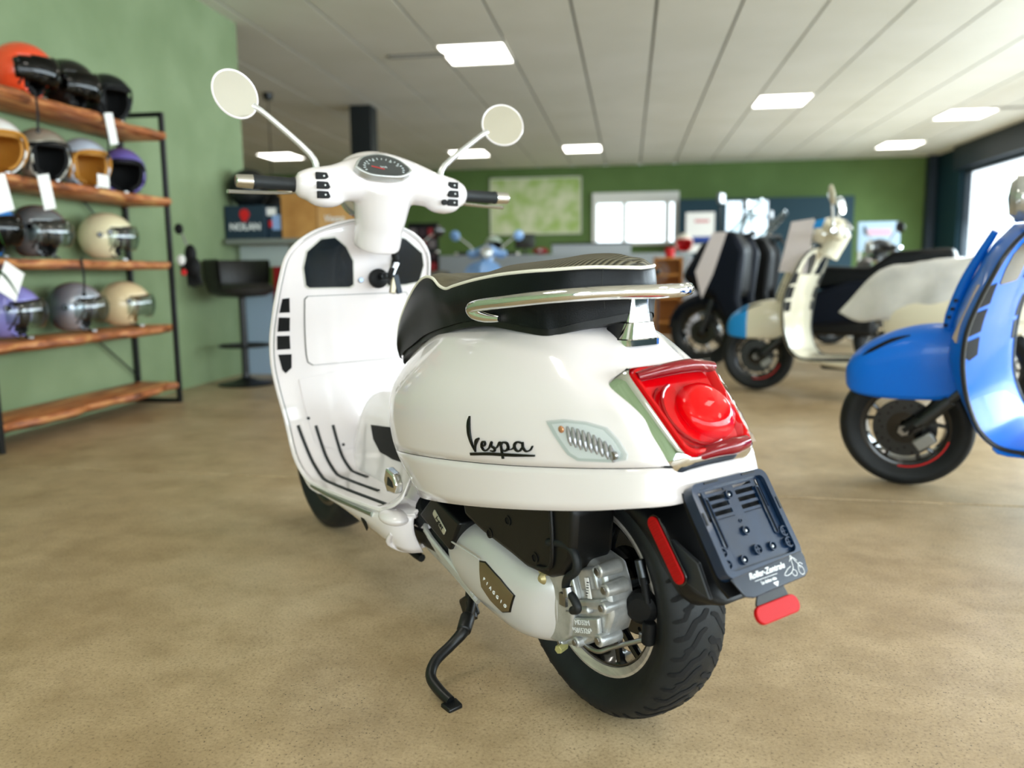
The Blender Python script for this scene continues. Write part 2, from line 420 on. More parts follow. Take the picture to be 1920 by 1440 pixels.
for i, (x, y, lb) in enumerate(((-2.02, 7.78, 'narrow brown air slot in the ceiling left of the nearest lamp'), (4.92, 11.6, 'narrow dark air slot in the ceiling at the right edge'))):
    t = thing('air_slot', lb, 'vent', (x, y, ZC), group='ceiling air slots')
    MB().box((0, 0, -.003), (.56, .10, .012)).build('frame', slot_m, t, smooth=False)
    MB().box((0, -.02, -.008), (.52, .012, .012)).build('slat', lamp_f, t, smooth=False)
# ================================================================== scooters
def xs(z): return float(np.interp(z, [.2, .25, .3, .4, .5, .6, .69, .88, .95, 1.0], [1.0, 1.06, 1.12, 1.16, 1.17, 1.165, 1.15, 1.07, 1.04, 1.02]))
BODY = [  # top centre, shoulder, widest, seam, lower edge
 [(.50,0,.60),(.52,.06,.57),(.54,.10,.50),(.53,.10,.435),(.50,.09,.34)],
 [(.505,0,.655),(.55,.09,.62),(.572,.15,.51),(.56,.145,.432),(.49,.13,.335)],
 [(.49,0,.68),(.53,.118,.65),(.535,.185,.52),(.52,.18,.437),(.43,.17,.345)],
 [(.40,0,.728),(.40,.142,.690),(.40,.210,.535),(.38,.206,.456),(.30,.196,.370)],
 [(.25,0,.748),(.25,.150,.703),(.22,.218,.55),(.20,.212,.479),(.15,.206,.399)],
 [(.10,0,.752),(.10,.145,.712),(.04,.203,.56),(.03,.200,.501),(.0,.199,.428)],
 [(0,0,.742),(-.02,.126,.705),(-.10,.168,.575),(-.11,.169,.519),(-.13,.170,.452)],
 [(-.08,0,.712),(-.095,.098,.676),(-.175,.134,.585),(-.20,.136,.531),(-.22,.140,.472)],
 [(-.130,0,.668),(-.143,.090,.645),(-.205,.112,.585),(-.240,.110,.536),(-.262,.106,.480)],
 [(-.148,0,.654),(-.168,.07,.630),(-.222,.078,.575),(-.252,.080,.534),(-.270,.070,.482)],
 [(-.150,0,.652),(-.174,0,.628),(-.228,0,.575),(-.256,0,.534),(-.275,0,.482)]]
def refine_cols(G):              # extra points between shoulder and widest give the bulge
    out = []
    for r in G:
        T, Q, M, S, B = [np.array(p) for p in r]
        a = T*.45+Q*.55; a[2] += .012; m = Q*.45+M*.55; m[1] += .018; m[2] += .006
        out.append([T, a, Q, m, M, S, B])
    return np.array(out)
class Surf:                      # ray casts decals onto a part
    def __init__(s, objs):
        V, Fc = [], []
        for o in objs:
            k = len(V); V += [v.co.copy() for v in o.data.vertices]; Fc += [tuple(i+k for i in p.vertices) for p in o.data.polygons]
        s.b = BVHTree.FromPolygons(V, Fc)
    def hit(s, p, d):
        h = s.b.ray_cast(Vector(p), Vector(d)); return h[0], h[1]
def decal(name, sf, pts, to3, d, off, m, parent, t=.0015, k=0, mods=(), sub_n=1):
    """thin shaped piece lying on a surface: pts 2d, to3 maps them to ray starts, d ray direction"""
    P = []
    n = len(pts)
    for i in range(n):
        a = np.array(pts[i]); b = np.array(pts[(i+1) % n])
        for j in range(sub_n): P.append(a+(b-a)*j/sub_n)
    c = np.mean(P, 0); rings = [1., .66, .33]; V = []; Vt = []
    dd = Vector(d).normalized()
    for r in rings:
        for p in P:
            q = c+(p-c)*r; h, nn = sf.hit(to3(*q), d)
            if h is None: h = Vector(to3(*q))+dd*.3
            V.append(h-dd*(off)); Vt.append(h-dd*(off+t))
    h, nn = sf.hit(to3(*c), d); h = h or Vector(to3(*c)); V.append(h-dd*off); Vt.append(h-dd*(off+t))
    N = len(P); Fc = []
    def cap(base, flip):
        for r in range(2):
            for i in range(N):
                f = (base+r*N+i, base+r*N+(i+1) % N, base+(r+1)*N+(i+1) % N, base+(r+1)*N+i); Fc.append(f)
        for i in range(N): Fc.append((base+2*N+i, base+2*N+(i+1) % N, base+3*N))
    cap(0, 0); cap(3*N+1, 1)
    for i in range(N): Fc.append((i, (i+1) % N, 3*N+1+(i+1) % N, 3*N+1+i))
    return MB().add(V+Vt, Fc).build(name, m, parent, mods=mods)

def wheel(root, c, R, w, rr, accent=None, disc=-1, rear=False, spokes=5, tread=True):
    """wheel in the x-z plane, centre c; parts tyre, rim, spoke, brake_disc"""
    cx, cy, cz = c; AX = (0, 1, 0)
    hw = w/2
    prof = [(rr-.004, -hw*.62), (rr+.012, -hw*.80), (rr+.03, -hw*.97), (R-.030, -hw), (R-.012, -hw*.80), (R-.003, -hw*.45), (R, 0),
            (R-.003, hw*.45), (R-.012, hw*.80), (R-.030, hw), (rr+.03, hw*.97), (rr+.012, hw*.80), (rr-.004, hw*.62)]
    p3 = spl1(np.array([(a, b, 0) for a, b in prof]), 3)[:, :2]
    tg_w = 1.25; ty = MB().lathe([tuple(p) for p in p3], c, AX, 72, closed=False)
    ty.f = [f for f in ty.f if len(f) == 4]
    t_o = ty.build('tyre', rubber, root)
    if tread:
        # tread grooves: thin dark strips let into the surface of the tyre
        gm = mat('tread_groove', (3, 3, 4), .9)
        def tp(a, s, off=.0010):   # s = -1..1 across
            j = (s+1)/2*(len(p3)-1); i = int(min(len(p3)-2, max(0, math.floor(j)))); q = p3[i]*(1-(j-i))+p3[i+1]*(j-i)
            out = np.array((q[0]-(R-.045), q[1]*.8)); out /= np.linalg.norm(out)
            return (cx+math.cos(a)*(q[0]+out[0]*off), cy+q[1]+out[1]*off, cz+math.sin(a)*(q[0]+out[0]*off))
        g = MB(); NT = 21
        for k in range(NT):
            a0 = 2*PI*k/NT
            for sgn in (1, -1):
                paths = [([(0, .012), (.05, .07), (.07, .16), (.17, .26), (.20, .42)], .0038),
                         ([(.13, .03), (.16, .10), (.26, .19), (.28, .29)], .0030),
                         ([(-.05, .20), (.04, .28), (.06, .43)], .0030)]
                off_ = .21 if sgn < 0 else 0
                for pa, wd in paths:
                    P = np.concatenate([np.linspace((a0+off_+pa[q0][0], sgn*pa[q0][1], 0), (a0+off_+pa[q0+1][0], sgn*pa[q0+1][1], 0), 5) for q0 in range(len(pa)-1)])
                    L, R_ = [], []
                    for i in range(len(P)):
                        A = P[max(0, i-1)]; B = P[min(len(P)-1, i+1)]
                        tx, ty_ = (B[0]-A[0])*R, (B[1]-A[1])*.135; ln = math.hypot(tx, ty_)+1e-9
                        f = wd*1.25*(.5 if i in (0, len(P)-1) else 1)
                        nx, ny = -ty_/ln*f/R, tx/ln*f/.135
                        L.append(tp(P[i][0]+nx, P[i][1]+ny)); R_.append(tp(P[i][0]-nx, P[i][1]-ny))
                    n = len(L); g.add(L+R_, [(i, i+1, n+i+1, n+i) for i in range(n-1)])
        tag(g.build('tread', gm, t_o, smooth=False, fixn=False), kind='stuff')
    rim = MB().lathe([(rr+.004, hw*.60), (rr+.004, hw*.64), (rr-.006, hw*.66), (rr-.018, hw*.55), (rr-.022, hw*.2), (rr-.022, -hw*.2), (rr-.018, -hw*.55), (rr-.006, -hw*.66), (rr+.004, -hw*.64), (rr+.004, -hw*.6)], c, AX, 64, closed=True)
    r_o = rim.build('rim', rimlip if rear else gloss_black, root)
    inner = MB().lathe([(rr-.020, hw*.50), (rr-.026, hw*.15), (rr-.026, -hw*.15), (rr-.020, -hw*.5), (rr-.023, -hw*.5), (rr-.03, 0), (rr-.023, hw*.5)], c, AX, 64, closed=True)
    inner.build('rim_barrel', gloss_black, root)
    if accent:
        MB().lathe([(rr+.002, hw*.665), (rr-.006, hw*.68), (rr-.006, hw*.67)], c, AX, 24, a0=2.2, a1=3.6).build('rim_stripe', accent, r_o)
    for k in range(spokes):
        a = 2*PI*k/spokes+.4; e = Vector((math.cos(a), 0, math.sin(a))); s = Vector((-math.sin(a), 0, math.cos(a))); C0 = Vector(c)
        m_ = MB()
        for q in (-1, 1):
            pts = [C0+e*.03+s*.008*q, C0+e*.09+s*.012*q, C0+e*(rr-.02)+s*.032*q]
            m_.tube([p+Vector((0, hw*.28, 0)) for p in pts], [.011, .009, .008], 8, smooth=3)
        m_.build('spoke', gloss_black, root)
    MB().cyl((cx, cy-hw*.8, cz), (cx, cy+hw*.5, cz), .036, .032, 24, .004).build('hub', gloss_black, root)
    dy = cy+disc*hw*.75
    d_o = MB().lathe([(.058, -.002), (.112, -.002), (.112, .002), (.058, .002)], (cx, dy, cz), AX, 48, closed=True).build('brake_disc', mat('bronzed_disc', (140, 128, 108), .35, metal=.7) if tread else dark_steel, root)
    hb = MB()
    for k in range(24):
        a = 2*PI*k/24; rad = (.078, .090, .100)[k % 3]
        hb.cyl((cx+math.cos(a)*rad, dy-.0026, cz+math.sin(a)*rad), (cx+math.cos(a)*rad, dy+.0026, cz+math.sin(a)*rad), .0045, n=8)
    tag(hb.build('disc_hole', matte_black, d_o), kind='stuff')
    MB().lathe([(.03, -.004), (.062, -.003), (.062, .003), (.03, .004)], (cx, dy, cz), AX, 32, closed=True).build('disc_carrier', gloss_black, root)
    return t_o

def leg_shield(root, paint, main=True):
    rows = [(1.026,.976,.030),(1.03,.968,.072),(1.035,.958,.108),(1.042,.942,.150),(1.054,.915,.190),(1.07,.878,.217),(1.092,.827,.228),(1.125,.749,.238),(1.154,.661,.246),(1.166,.58,.245),(1.169,.508,.234),(1.161,.417,.218),(1.126,.318,.212),(1.081,.268,.203),(1.03,.251,.198),(.95,.253,.196),(.85,.259,.195),(.7,.270,.194),(.60,.278,.190),(.54,.284,.178),(.50,.290,.150)]
    ts = np.array([-1, -.97, -.88, -.7, -.45, -.2, 0, .2, .45, .7, .88, .97, 1])
    G = []
    for i, (x, z, h) in enumerate(rows):
        r = []
        for t in ts:
            bul = (1-abs(t)**2.2)
            if i <= 12: r.append((x-.022*bul*min(1, i/4), t*h, z))
            elif i == 13: r.append((x-.012*bul, t*h, z+.018*bul))
            else: r.append((x, t*h, z-.004*(abs(t) > .95)+.020*(1-abs(t)**2)))
        G.append(r)
    P = spl2(G, 4, 3)
    o = MB().grid(P).build('leg_shield', paint, root, mods=(solid(.012, -1 if False else 1),))
    # rolled edge
    e = [(x, h, z) for x, z, h in rows[:-1]]; e2 = [(x, -h, z) for x, z, h in rows[:-1]]
    edge = e2[::-1]+e
    MB().tube(edge, .0075, 8, smooth=3).build('edge_bead', paint if main else mat('dark_edge_bead', (26, 28, 30), .3), root)
    MB().tube([(p[0]-.006, p[1]*.985, p[2]+(.004 if p[0] < 1.02 else 0)) for p in e2[:14][::-1]+e[:14]], .0018, 6, smooth=3).build('edge_piping', mat('grey_piping', (120, 124, 120), .4), root)
    # painted front shell with central column bulging forward
    G = []
    for i, (x, z, h) in enumerate(rows[:14]):
        r = []
        for t in np.linspace(-1, 1, 17):
            f = max(0, 1-abs(t)); up = np.interp(z, [.25, .5, .9, 1], [.3, 1, .8, .3])
            r.append((x+.004+.034*(1-abs(t)**3)+.100*up*f**1.05, t*h*.995, z))
        G.append(r)
    MB().grid(spl2(G, 3, 2)).build('front_panel', paint, root, mods=(solid(.004),))
    # horn cover ('tie') on the column
    tie = [(1.15+.0, .955), (1.235, .80), (1.285, .66), (1.30, .56)]
    m_ = MB(); m_.tube([(x+.012, 0, z) for x, z in tie], [.012, .018, .022, .016], 10, flat=(.9, (0, 1, 0)), smooth=4)
    tt = m_.build('horn_cover', paint, root)
    for k in range(5):
        z = .60+k*.03; MB().box((1.318-(z-.6)*.36, 0, z), (.012, .05, .010)).build('grille_bar', gloss_black, tt)
    return o, P

def fender(root, paint, fc=(1.372, .237)):
    G = []
    for dx, zt, zb, w_ in ((.212, .445, .425, .010), (.205, .475, .395, .036), (.178, .518, .375, .062), (.12, .565, .366, .085), (.04, .603, .362, .099), (-.05, .625, .362, .105), (-.14, .628, .366, .10), (-.21, .62, .39, .088)):
        r = []
        for t, f, g in ((1, 0, .97), (1, .25, 1.0), (1, .5, .99), (1, .75, .90), (1, .92, .62), (0, 1, 0), (-1, .92, .62), (-1, .75, .90), (-1, .5, .99), (-1, .25, 1.0), (-1, 0, .97)):
            r.append((fc[0]+dx-(.02*(1-f) if dx > .25 else 0)*0, t*w_*g, zb+(zt-zb)*f))
        G.append(r)
    return MB().grid(spl2(G, 4, 3)).build('front_fender', paint, root, mods=(solid(.004),))

def front_wheel_group(root, paint, accent=None):
    wheel(root, (1.372, 0, .237), .237, .120, .160, accent=accent, disc=1, spokes=5, tread=False)
    fender(root, paint)
    MB().tube([(1.20, .075, .46), (1.27, .078, .33), (1.372, .078, .237)], [.02, .022, .02], 10, smooth=3).build('fork_arm', black_pl, root)
    MB().cyl((1.18, .085, .40), (1.33, .09, .26), .016, n=12).cyl((1.22, .087, .36), (1.31, .09, .275), .024, n=12).build('shock_absorber', dark_steel, root)
    MB().box((1.30, .088, .20), (.075, .03, .045), Matrix.Rotation(.6, 3, 'Y')).build('brake_caliper', mat('caliper_metal', (150, 152, 150), .35, metal=.6), root, mods=(bev(.006),))
    MB().cyl((1.372, .075, .237), (1.372, .095, .237), .022, n=6, bev=.002).build('axle_nut', steel, root)

def body_shell(root, paint):
    G = refine_cols(BODY); ku, kv = 6, 5
    P = spl2(G, ku, kv)                      # rows along the scooter, columns top -> bottom
    sc = 5*kv                                # column of the seam
    N = P.shape[0]
    def mir(Q): R = Q.copy(); R[..., 1] *= -1; return R
    up = MB(); A = P[:, :sc+1]; up.grid(A); up.grid(mir(A))
    lo = MB(); Bq = P[:, sc:].copy(); Bq[:, 0] = Bq[:, 0]*.88+Bq[:, 1]*.12; lo.grid(Bq); lo.grid(mir(Bq))
    o1 = up.build('rear_body', paint, root, weld=True, mods=(solid(.004),))
    o2 = lo.build('lower_skirt', paint, root, weld=True, mods=(solid(.006),))
    Sm = P[:, sc].copy(); Sm[:, 1] -= .0035*(Sm[:, 1] > .01)
    MB().tube([tuple(p) for p in Sm[6:-6]], .0022, 6).build('seam_shadow_gap', matte_black, root)
    return o1, o2, P

SEAT = [((.655,0,.615),(.665,.084,.632),(.652,.086,.622)), ((.705,0,.675),(.668,.090,.675),(.650,.092,.630)), ((.697,0,.735),(.642,.093,.722),(.628,.096,.645)),
 ((.645,0,.790),(.578,.102,.772),(.560,.106,.668)), ((.565,0,.824),(.510,.114,.807),(.490,.116,.692)), ((.505,0,.829),(.455,.123,.822),(.430,.126,.706)),
 ((.455,0,.820),(.407,.131,.820),(.373,.134,.717)), ((.415,0,.816),(.371,.136,.805),(.330,.137,.725)), ((.375,0,.832),(.335,.140,.799),(.292,.140,.732)),
 ((.31,0,.844),(.300,.142,.805),(.219,.141,.741)), ((.22,0,.850),(.218,.145,.817),(.166,.142,.743)), ((.13,0,.855),(.129,.142,.827),(.089,.138,.738)),
 ((.06,0,.861),(.055,.131,.832),(.030,.127,.733)), ((.01,0,.862),(.012,.114,.834),(.005,.112,.735)), ((-.02,0,.861),(-.022,.094,.836),(-.025,.092,.744)),
 ((-.04,0,.859),(-.048,.070,.837),(-.05,.068,.750)), ((-.055,0,.855),(-.070,.046,.836),(-.072,.045,.756)), ((-.066,0,.848),(-.083,.022,.835),(-.085,.022,.760)), ((-.074,0,.840),(-.088,0,.834),(-.089,0,.762))]
def seat(root, main=True):
    side_m = noisy(mat('black_leatherette', (20, 22, 24), .33, spec=.22), (6, 8, 11), (9, 12, 16), 40, bump=.00025, bscale=500)
    top_m = mat('ribbed_seat_fabric', (66, 63, 50), .6)
    if not top_m.get('done'):
        top_m['done'] = 1; n, l, b = nodes(top_m)
        tc = n.new('ShaderNodeTexCoord'); w = n.new('ShaderNodeTexWave'); w.bands_direction = 'X'; w.inputs['Scale'].default_value = 38
        w.inputs['Distortion'].default_value = .0; l.new(tc.outputs['Object'], w.inputs[0])
        r = n.new('ShaderNodeValToRGB'); r.color_ramp.elements[0].color = (*sl((40, 38, 30)), 1); r.color_ramp.elements[1].color = (*sl((112, 106, 86)), 1)
        l.new(w.outputs[0], r.inputs[0]); l.new(r.outputs[0], b.inputs['Base Color'])
        bp = n.new('ShaderNodeBump'); bp.inputs['Distance'].default_value = .0015; l.new(w.outputs[0], bp.inputs['Height']); l.new(bp.outputs[0], b.inputs['Normal'])
    plain_m = noisy(mat('olive_seat_fabric', (92, 84, 64), .65), (84, 78, 60), (98, 92, 72), 50, bump=.0003, bscale=400)
    T = []; Sd = []
    for t, p, b in SEAT:
        t, p, b = map(np.array, (t, p, b))
        T.append([t, t*.7+p*.3+np.array((0, 0, .002)), t*.35+p*.65+np.array((0, 0, .006)), p*.94+t*.06+np.array((0, 0, .001)), p])
        fy_ = min(1, p[1]/.08); out = np.array((-.006*(1-fy_)*(1 if p[0] < .3 else -1), .007*fy_, 0)); q1 = p*.92+b*.08+out*.5; q2 = p*.6+b*.4+out; q3 = p*.25+b*.75+out*.2
        Sd.append([p, q1, q2, q3, b])
    T = spl2(T, 4, 4); Sd = spl2(Sd, 4, 4); m2 = lambda Q: Q*np.array((1, -1, 1))
    cut = 9*4
    o = MB().grid(Sd).grid(m2(Sd)).build('seat_side', side_m, root, weld=True, ang=60)
    MB().grid(T[:cut+1]).grid(m2(T[:cut+1])).build('seat_front_panel', plain_m, root, weld=True, ang=60)
    MB().grid(T[cut:]).grid(m2(T[cut:])).build('seat_top_panel', top_m, root, weld=True, ang=60)
    pp = [tuple(p) for p in Sd[:, 0]]
    MB().tube([(a, b, c+.001) for a, b, c in pp]+[(a, -b, c+.001) for a, b, c in pp[::-1]], .0032, 8).build('seat_piping', mat('white_piping', (226, 222, 208), .5), root)
    # vertical stitched seam near the rear corner
    k = 15*4+2
    MB().tube([tuple(Sd[k, j]+np.array((0, .0006, 0))) for j in range(1, 14)], .0007, 6).build('stitch_line', mat('black_thread', (8, 9, 10), .6), o)
    # seat base under the cushion
    B = Sd[:, -1]; V = [tuple(p-np.array((0, .004, .0))) for p in B]; W = [(p[0], p[1], p[2]-.012) for p in V]
    n = len(V); mb = MB()
    mb.grid([[v, w] for v, w in zip(V, W)]).grid([[(v[0], -v[1], v[2]), (w[0], -w[1], w[2])] for v, w in zip(V, W)])
    mb.build('seat_base', black_pl, root)
    cap = MB().grid([[v, (v[0], 0, v[2]), (v[0], -v[1], v[2])] for v in W]).build('seat_pan', black_pl, root)
    return o

def headset(root, paint, main=True, rz=-5., plain=False):
    """handlebar cover, grips, levers, mirrors, speedometer. Built straight ahead and turned by rz degrees about the steering axis"""
    A = Vector((.935, -.012 if main else 0, 0)); RM = Matrix.Translation(A) @ Matrix.Rotation(math.radians(rz), 4, 'Z') @ Matrix.Translation(-Vector((.935, 0, 0)))
    RM = RM @ Matrix.Translation(Vector((0, 0, 1.05))) @ Matrix.Rotation(math.radians(2.2 if main else 0), 4, 'X') @ Matrix.Translation(Vector((0, 0, -1.05)))
    def fin(mb, name, m, parent=root, **k):
        mb.v = [tuple(RM @ Vector(p)) for p in mb.v]; return mb.build(name, m, parent, **k)
    mb = MB()
    mb.tube([(.925, .232, 1.052), (.918, .20, 1.053), (.912, .14, 1.060), (.920, .07, 1.075), (.925, 0, 1.085), (.920, -.07, 1.075), (.912, -.14, 1.060), (.918, -.20, 1.053), (.925, -.232, 1.052)],
            [.030, .043, .047, .058, .066, .058, .047, .043, .030], 24, smooth=4, flat=(1.0, (0, 0, 1)))
    mb.ball((.965, .010, 1.102), (.085, .102, .056)); mb.ball((.965, 0, 1.070), (.100, .090, .075))
    mb.ball((.922, .215, 1.050), (.036, .028, .034)); mb.ball((.922, -.215, 1.050), (.036, .028, .034))
    mb.tube([(.93, 0, 1.06), (.945, 0, 1.00), (.962, 0, .955), (.985, 0, .905)], [.088, .074, .066, .066], 24, smooth=4)
    mb.ball((1.03, 0, 1.065), (.075, .085, .078))
    # underside lobes where the cover meets the bars
    mb.ball((.905, .165, 1.022), (.034, .052, .026)); mb.ball((.905, -.165, 1.022), (.034, .052, .026))
    hs = fin(mb, 'handlebar_cover', paint, mods=(('REMESH', dict(mode='VOXEL', voxel_size=.0045, use_smooth_shade=True)), ('SMOOTH', dict(factor=.6, iterations=14))))
    # headlight
    fin(MB().lathe([(0, .030), (.05, .024), (.068, .006), (.070, 0), (.074, .008), (.078, 0), (.076, -.02)], (1.088, 0, 1.062), (1, 0, .04), 32), 'headlight', mat('headlight_glass', (190, 192, 190), .08, metal=.6, coat=1.))
    if plain: return
    # speedometer: pointed oval facing the rider
    o = Vector((.864, .024, 1.101)); ex = Vector((0, -1, 0)); ey = Vector((.62, 0, .78)).normalized(); nz = ex.cross(ey)
    oval = lambda s: [(x*s*1.04, y*s*1.12) for x, y in [(-.076, -.006), (-.062, .016), (-.040, .031), (0, .040), (.040, .031), (.062, .016), (.076, -.006), (.058, -.022), (.03, -.031), (-.03, -.031), (-.058, -.022)]]
    def ov(s): return [tuple(p[:2]) for p in spl1(np.array([(x, y, 0) for x, y in oval(s)+[oval(s)[0]]]), 4)[:-1]]
    sp = fin(MB().prism(ov(1.0), o-nz*.012, ex, ey, nz*.020), 'speedometer', mat('speedo_bezel', (190, 192, 190), .25, metal=.6), mods=(bev(.002),))
    sp_f = fin(MB().prism(ov(.90), o+nz*.008, ex, ey, nz*.0008), 'dial', mat('dial_face', (62, 62, 62), .35), sp)
    tk = MB()
    for k in range(17):
        a = math.radians(200-k*13.5-2); c_, s_ = math.cos(a), math.sin(a)
        p0 = o+nz*.0092+ex*c_*.050+ey*(s_*.030-.008); p1 = o+nz*.0092+ex*c_*.056+ey*(s_*.035-.008)
        tk.tube([p0, p1], .0009, 5)
    tag(fin(tk, 'dial_tick', logo_white, sp), kind='stuff')
    fin(MB().tube([o+nz*.0095-ey*.012, o+nz*.0095+ex*-.034-ey*.004], .0012, 6), 'needle', red_plain, sp)
    for s, dx, dy, sz in (('km/h', 0, -.004, .009), ('20', -.040, .004, .006), ('60', -.024, .016, .006), ('100', .022, .016, .006), ('140', .038, .004, .006)):
        M_ = frame(o+nz*.0092+ex*dx+ey*dy, ex, ey); text('dial_print', s, sz, RM @ M_, logo_white, sp, .0002)
    fin(MB().prism(ov(.93), o+nz*.010, ex, ey, nz*.0012), 'dial_glass', glass_m, sp)
    # switches
    for sd in (1, -1):
        for k in range(3):
            z = 1.072-k*.0235; y0 = sd*(.182-k*.001); poly = [(-.016, -.009), (.013, -.0085), (.018, -.004), (.012, .009), (-.016, .009)]
            if sd < 0: poly = [(-x, y) for x, y in poly]
            b_ = fin(MB().prism(poly, (.874+abs(k-1)*.006-(.004 if k == 2 else 0), y0, z), (0, -1, 0), (0, 0, 1), (-.010, 0, 0)), 'switch', matte_black, mods=(bev(.0015),))
            fin(MB().ball((.8635+abs(k-1)*.006-(.004 if k == 2 else 0), y0+(-.004), z), (.0012, .0022, .0022), 8, 6), 'switch_symbol', logo_white, b_)
    fin(MB().cyl((.868, -.152, 1.024), (.858, -.152, 1.024), .008, n=16, bev=.001), 'starter_button', matte_black)
    # bars
    for sd in (1, -1):
        y = lambda v: sd*v
        fin(MB().cyl((.925, y(.222), 1.052), (.925, y(.238), 1.052), .024, .021, 20, .002), 'bar_collar', chrome)
        gr = MB(); gr.lathe([(.0175, 0), (.0195, .006), (.0165, .012), (.0172, .06), (.0168, .095), (.0185, .104), (.017, .108), (0, .108)], (.925, y(.236), 1.052), (0, sd, 0), 20)
        fin(gr, 'grip', mat('grip_rubber', (22, 26, 28), .6))
        fin(MB().cyl((.925, y(.340), 1.052), (.925, y(.384), 1.052), .0175, .016, 20, .003), 'bar_end', chrome)
        fin(MB().tube([(.965, y(.215), 1.040), (.985, y(.25), 1.036), (.985, y(.33), 1.032), (.975, y(.395), 1.030)], [.009, .008, .0075, .009], 10, smooth=4, flat=(.55, (0, 0, 1))), 'brake_lever', mat('polished_lever', (205, 205, 202), .25, metal=.9))
        # mirror
        mc = Vector((.945 if sd > 0 else .945, y(.375), 1.262)); nn = Vector((-.93, -sd*.30, .19)).normalized()
        stem = [(.945, y(.175), 1.095), (.948, y(.192), 1.135), (.950, y(.30), 1.222), mc+Vector((.012, -sd*.045, -.022))]
        fin(MB().tube(stem, [.010, .0085, .0075, .009], 10, smooth=4), 'mirror_stem', mat('mirror_stem_metal', (208, 208, 206), .2, metal=.5))
        hd = fin(MB().lathe([(0, -.018), (.035, -.015), (.056, -.006), (.0625, .002), (.061, .005), (.058, .003)], mc, nn, 40), 'mirror_housing', paint)
        fin(MB().lathe([(0, .0033), (.0575, .0033), (.0575, .0028), (0, .0028)], mc, nn, 40), 'mirror_glass', mirror, hd)

def script_badge(sf, x0, z0, x1, z1, y0, m, parent, name='script_emblem', d=(0, -1, 0)):
    """joined-up lettering V e s p a with underline, laid on the body side. (x0,z0) left end and (x1,z1) right end of the underline"""
    e = np.array((x1-x0, z1-z0)); L = np.linalg.norm(e); e /= L; n = np.array((-e[1], e[0]));
    if n[1] < 0: n = -n
    S = L/11.6
    strokes = [
        ([(0, 0), (4, .12), (8, .05), (11.6, 0)], [.18, .19, .19, .10]),
        ([(.85, 4.75), (.55, 3.9), (.45, 2.6), (.65, 1.3), (1.05, .35)], [.06, .30, .34, .20, .06]),
        ([(1.05, .35), (1.25, 1.2), (1.65, 1.95), (2.2, 2.35)], [.05, .12, .26, .10]),
        ([(2.3, 1.05), (3.0, 1.35), (3.15, 1.8), (2.75, 1.85), (2.45, 1.3), (2.6, .75), (3.1, .6), (3.7, .95)], [.08, .12, .12, .12, .17, .15, .12, .08]),
        ([(3.7, .95), (4.35, 1.85), (4.15, 1.3), (4.65, .95), (4.5, .55), (3.9, .6)], [.08, .13, .14, .16, .13, .08]),
        ([(4.6, .75), (5.2, 1.2), (5.75, 1.8), (5.75, .2), (5.75, -.5)], [.07, .09, .13, .15, .14]),
        ([(5.75, 1.3), (6.2, 1.8), (6.8, 1.65), (6.85, 1.0), (6.35, .6), (5.8, .8)], [.10, .12, .16, .16, .12, .08]),
        ([(6.8, .75), (7.5, .9), (8.0, 1.5)], [.07, .08, .08]),
        ([(9.0, 1.7), (8.4, 1.85), (7.9, 1.45), (7.95, .8), (8.45, .6), (8.95, 1.1)], [.11, .13, .17, .16, .12, .10]),
        ([(9.1, 1.85), (9.05, 1.1), (9.4, .6), (10.0, .75), (10.4, 1.3)], [.12, .15, .13, .09, .06])]
    mb = MB(); dd = Vector(d)
    for pts, w in strokes:
        fl_ = pts[0] == (0, 0); fx_ = 1. if fl_ else 1.11; fy2 = 1. if (fl_ or pts[0][0] < 1) else .86
        Lp, Rp = stroke([(a*S*fx_, b*S*fy2) for a, b in pts], [h*S*(1 if fl_ else .86) for h in w], 5); n_ = len(Lp); V = []
        for off in (.0008, .0040):
            for Q in (Lp, Rp):
                for p in Q:
                    q = np.array((x0, z0))+e*p[0]+n*p[1]; h, nn = sf.hit((q[0], y0, q[1]), d)
                    V.append((h or Vector((q[0], y0-.1, q[1])))-dd*off)
        Fc = []
        for i in range(n_-1):
            Fc += [(2*n_+i, 2*n_+i+1, 3*n_+i+1, 3*n_+i), (i, i+1, 2*n_+i+1, 2*n_+i), (n_+i, n_+i+1, 3*n_+i+1, 3*n_+i)]
        Fc += [(0, n_, 3*n_, 2*n_), (n_-1, 2*n_-1, 4*n_-1, 3*n_-1)]
        mb.add(V, Fc)
    return mb.build(name, m, parent, ang=30)
# ================================================================== the white scooter in the foreground
root = bpy.data.objects.new('scooter', None); COL.objects.link(root)
tag(root, 'white scooter in the foreground seen from behind, black seat with white piping', 'scooter')
RMAT = np.array([[-.675, -.738, -.013], [.738, -.675, -.011], [0, -.017, 1.]])
_x = unit(RMAT[:, 0]); _z = unit(RMAT[:, 2]-_x*RMAT[:, 2].dot(_x)); _y = np.cross(_z, _x)
m4 = Matrix.Identity(4)
for i in range(3): m4[i][0], m4[i][1], m4[i][2] = _x[i], _y[i], _z[i]
m4.translation = Vector((-.029, 1.462, .0)); root.matrix_world = m4

o1, o2, BP = body_shell(root, white)
sf = Surf([o1, o2])
ls, LP = leg_shield(root, white)
headset(root, white)
seat(root)
front_wheel_group(root, white)
wheel(root, (0, -.008, .243), .243, .132, .166, rear=True, disc=-1)

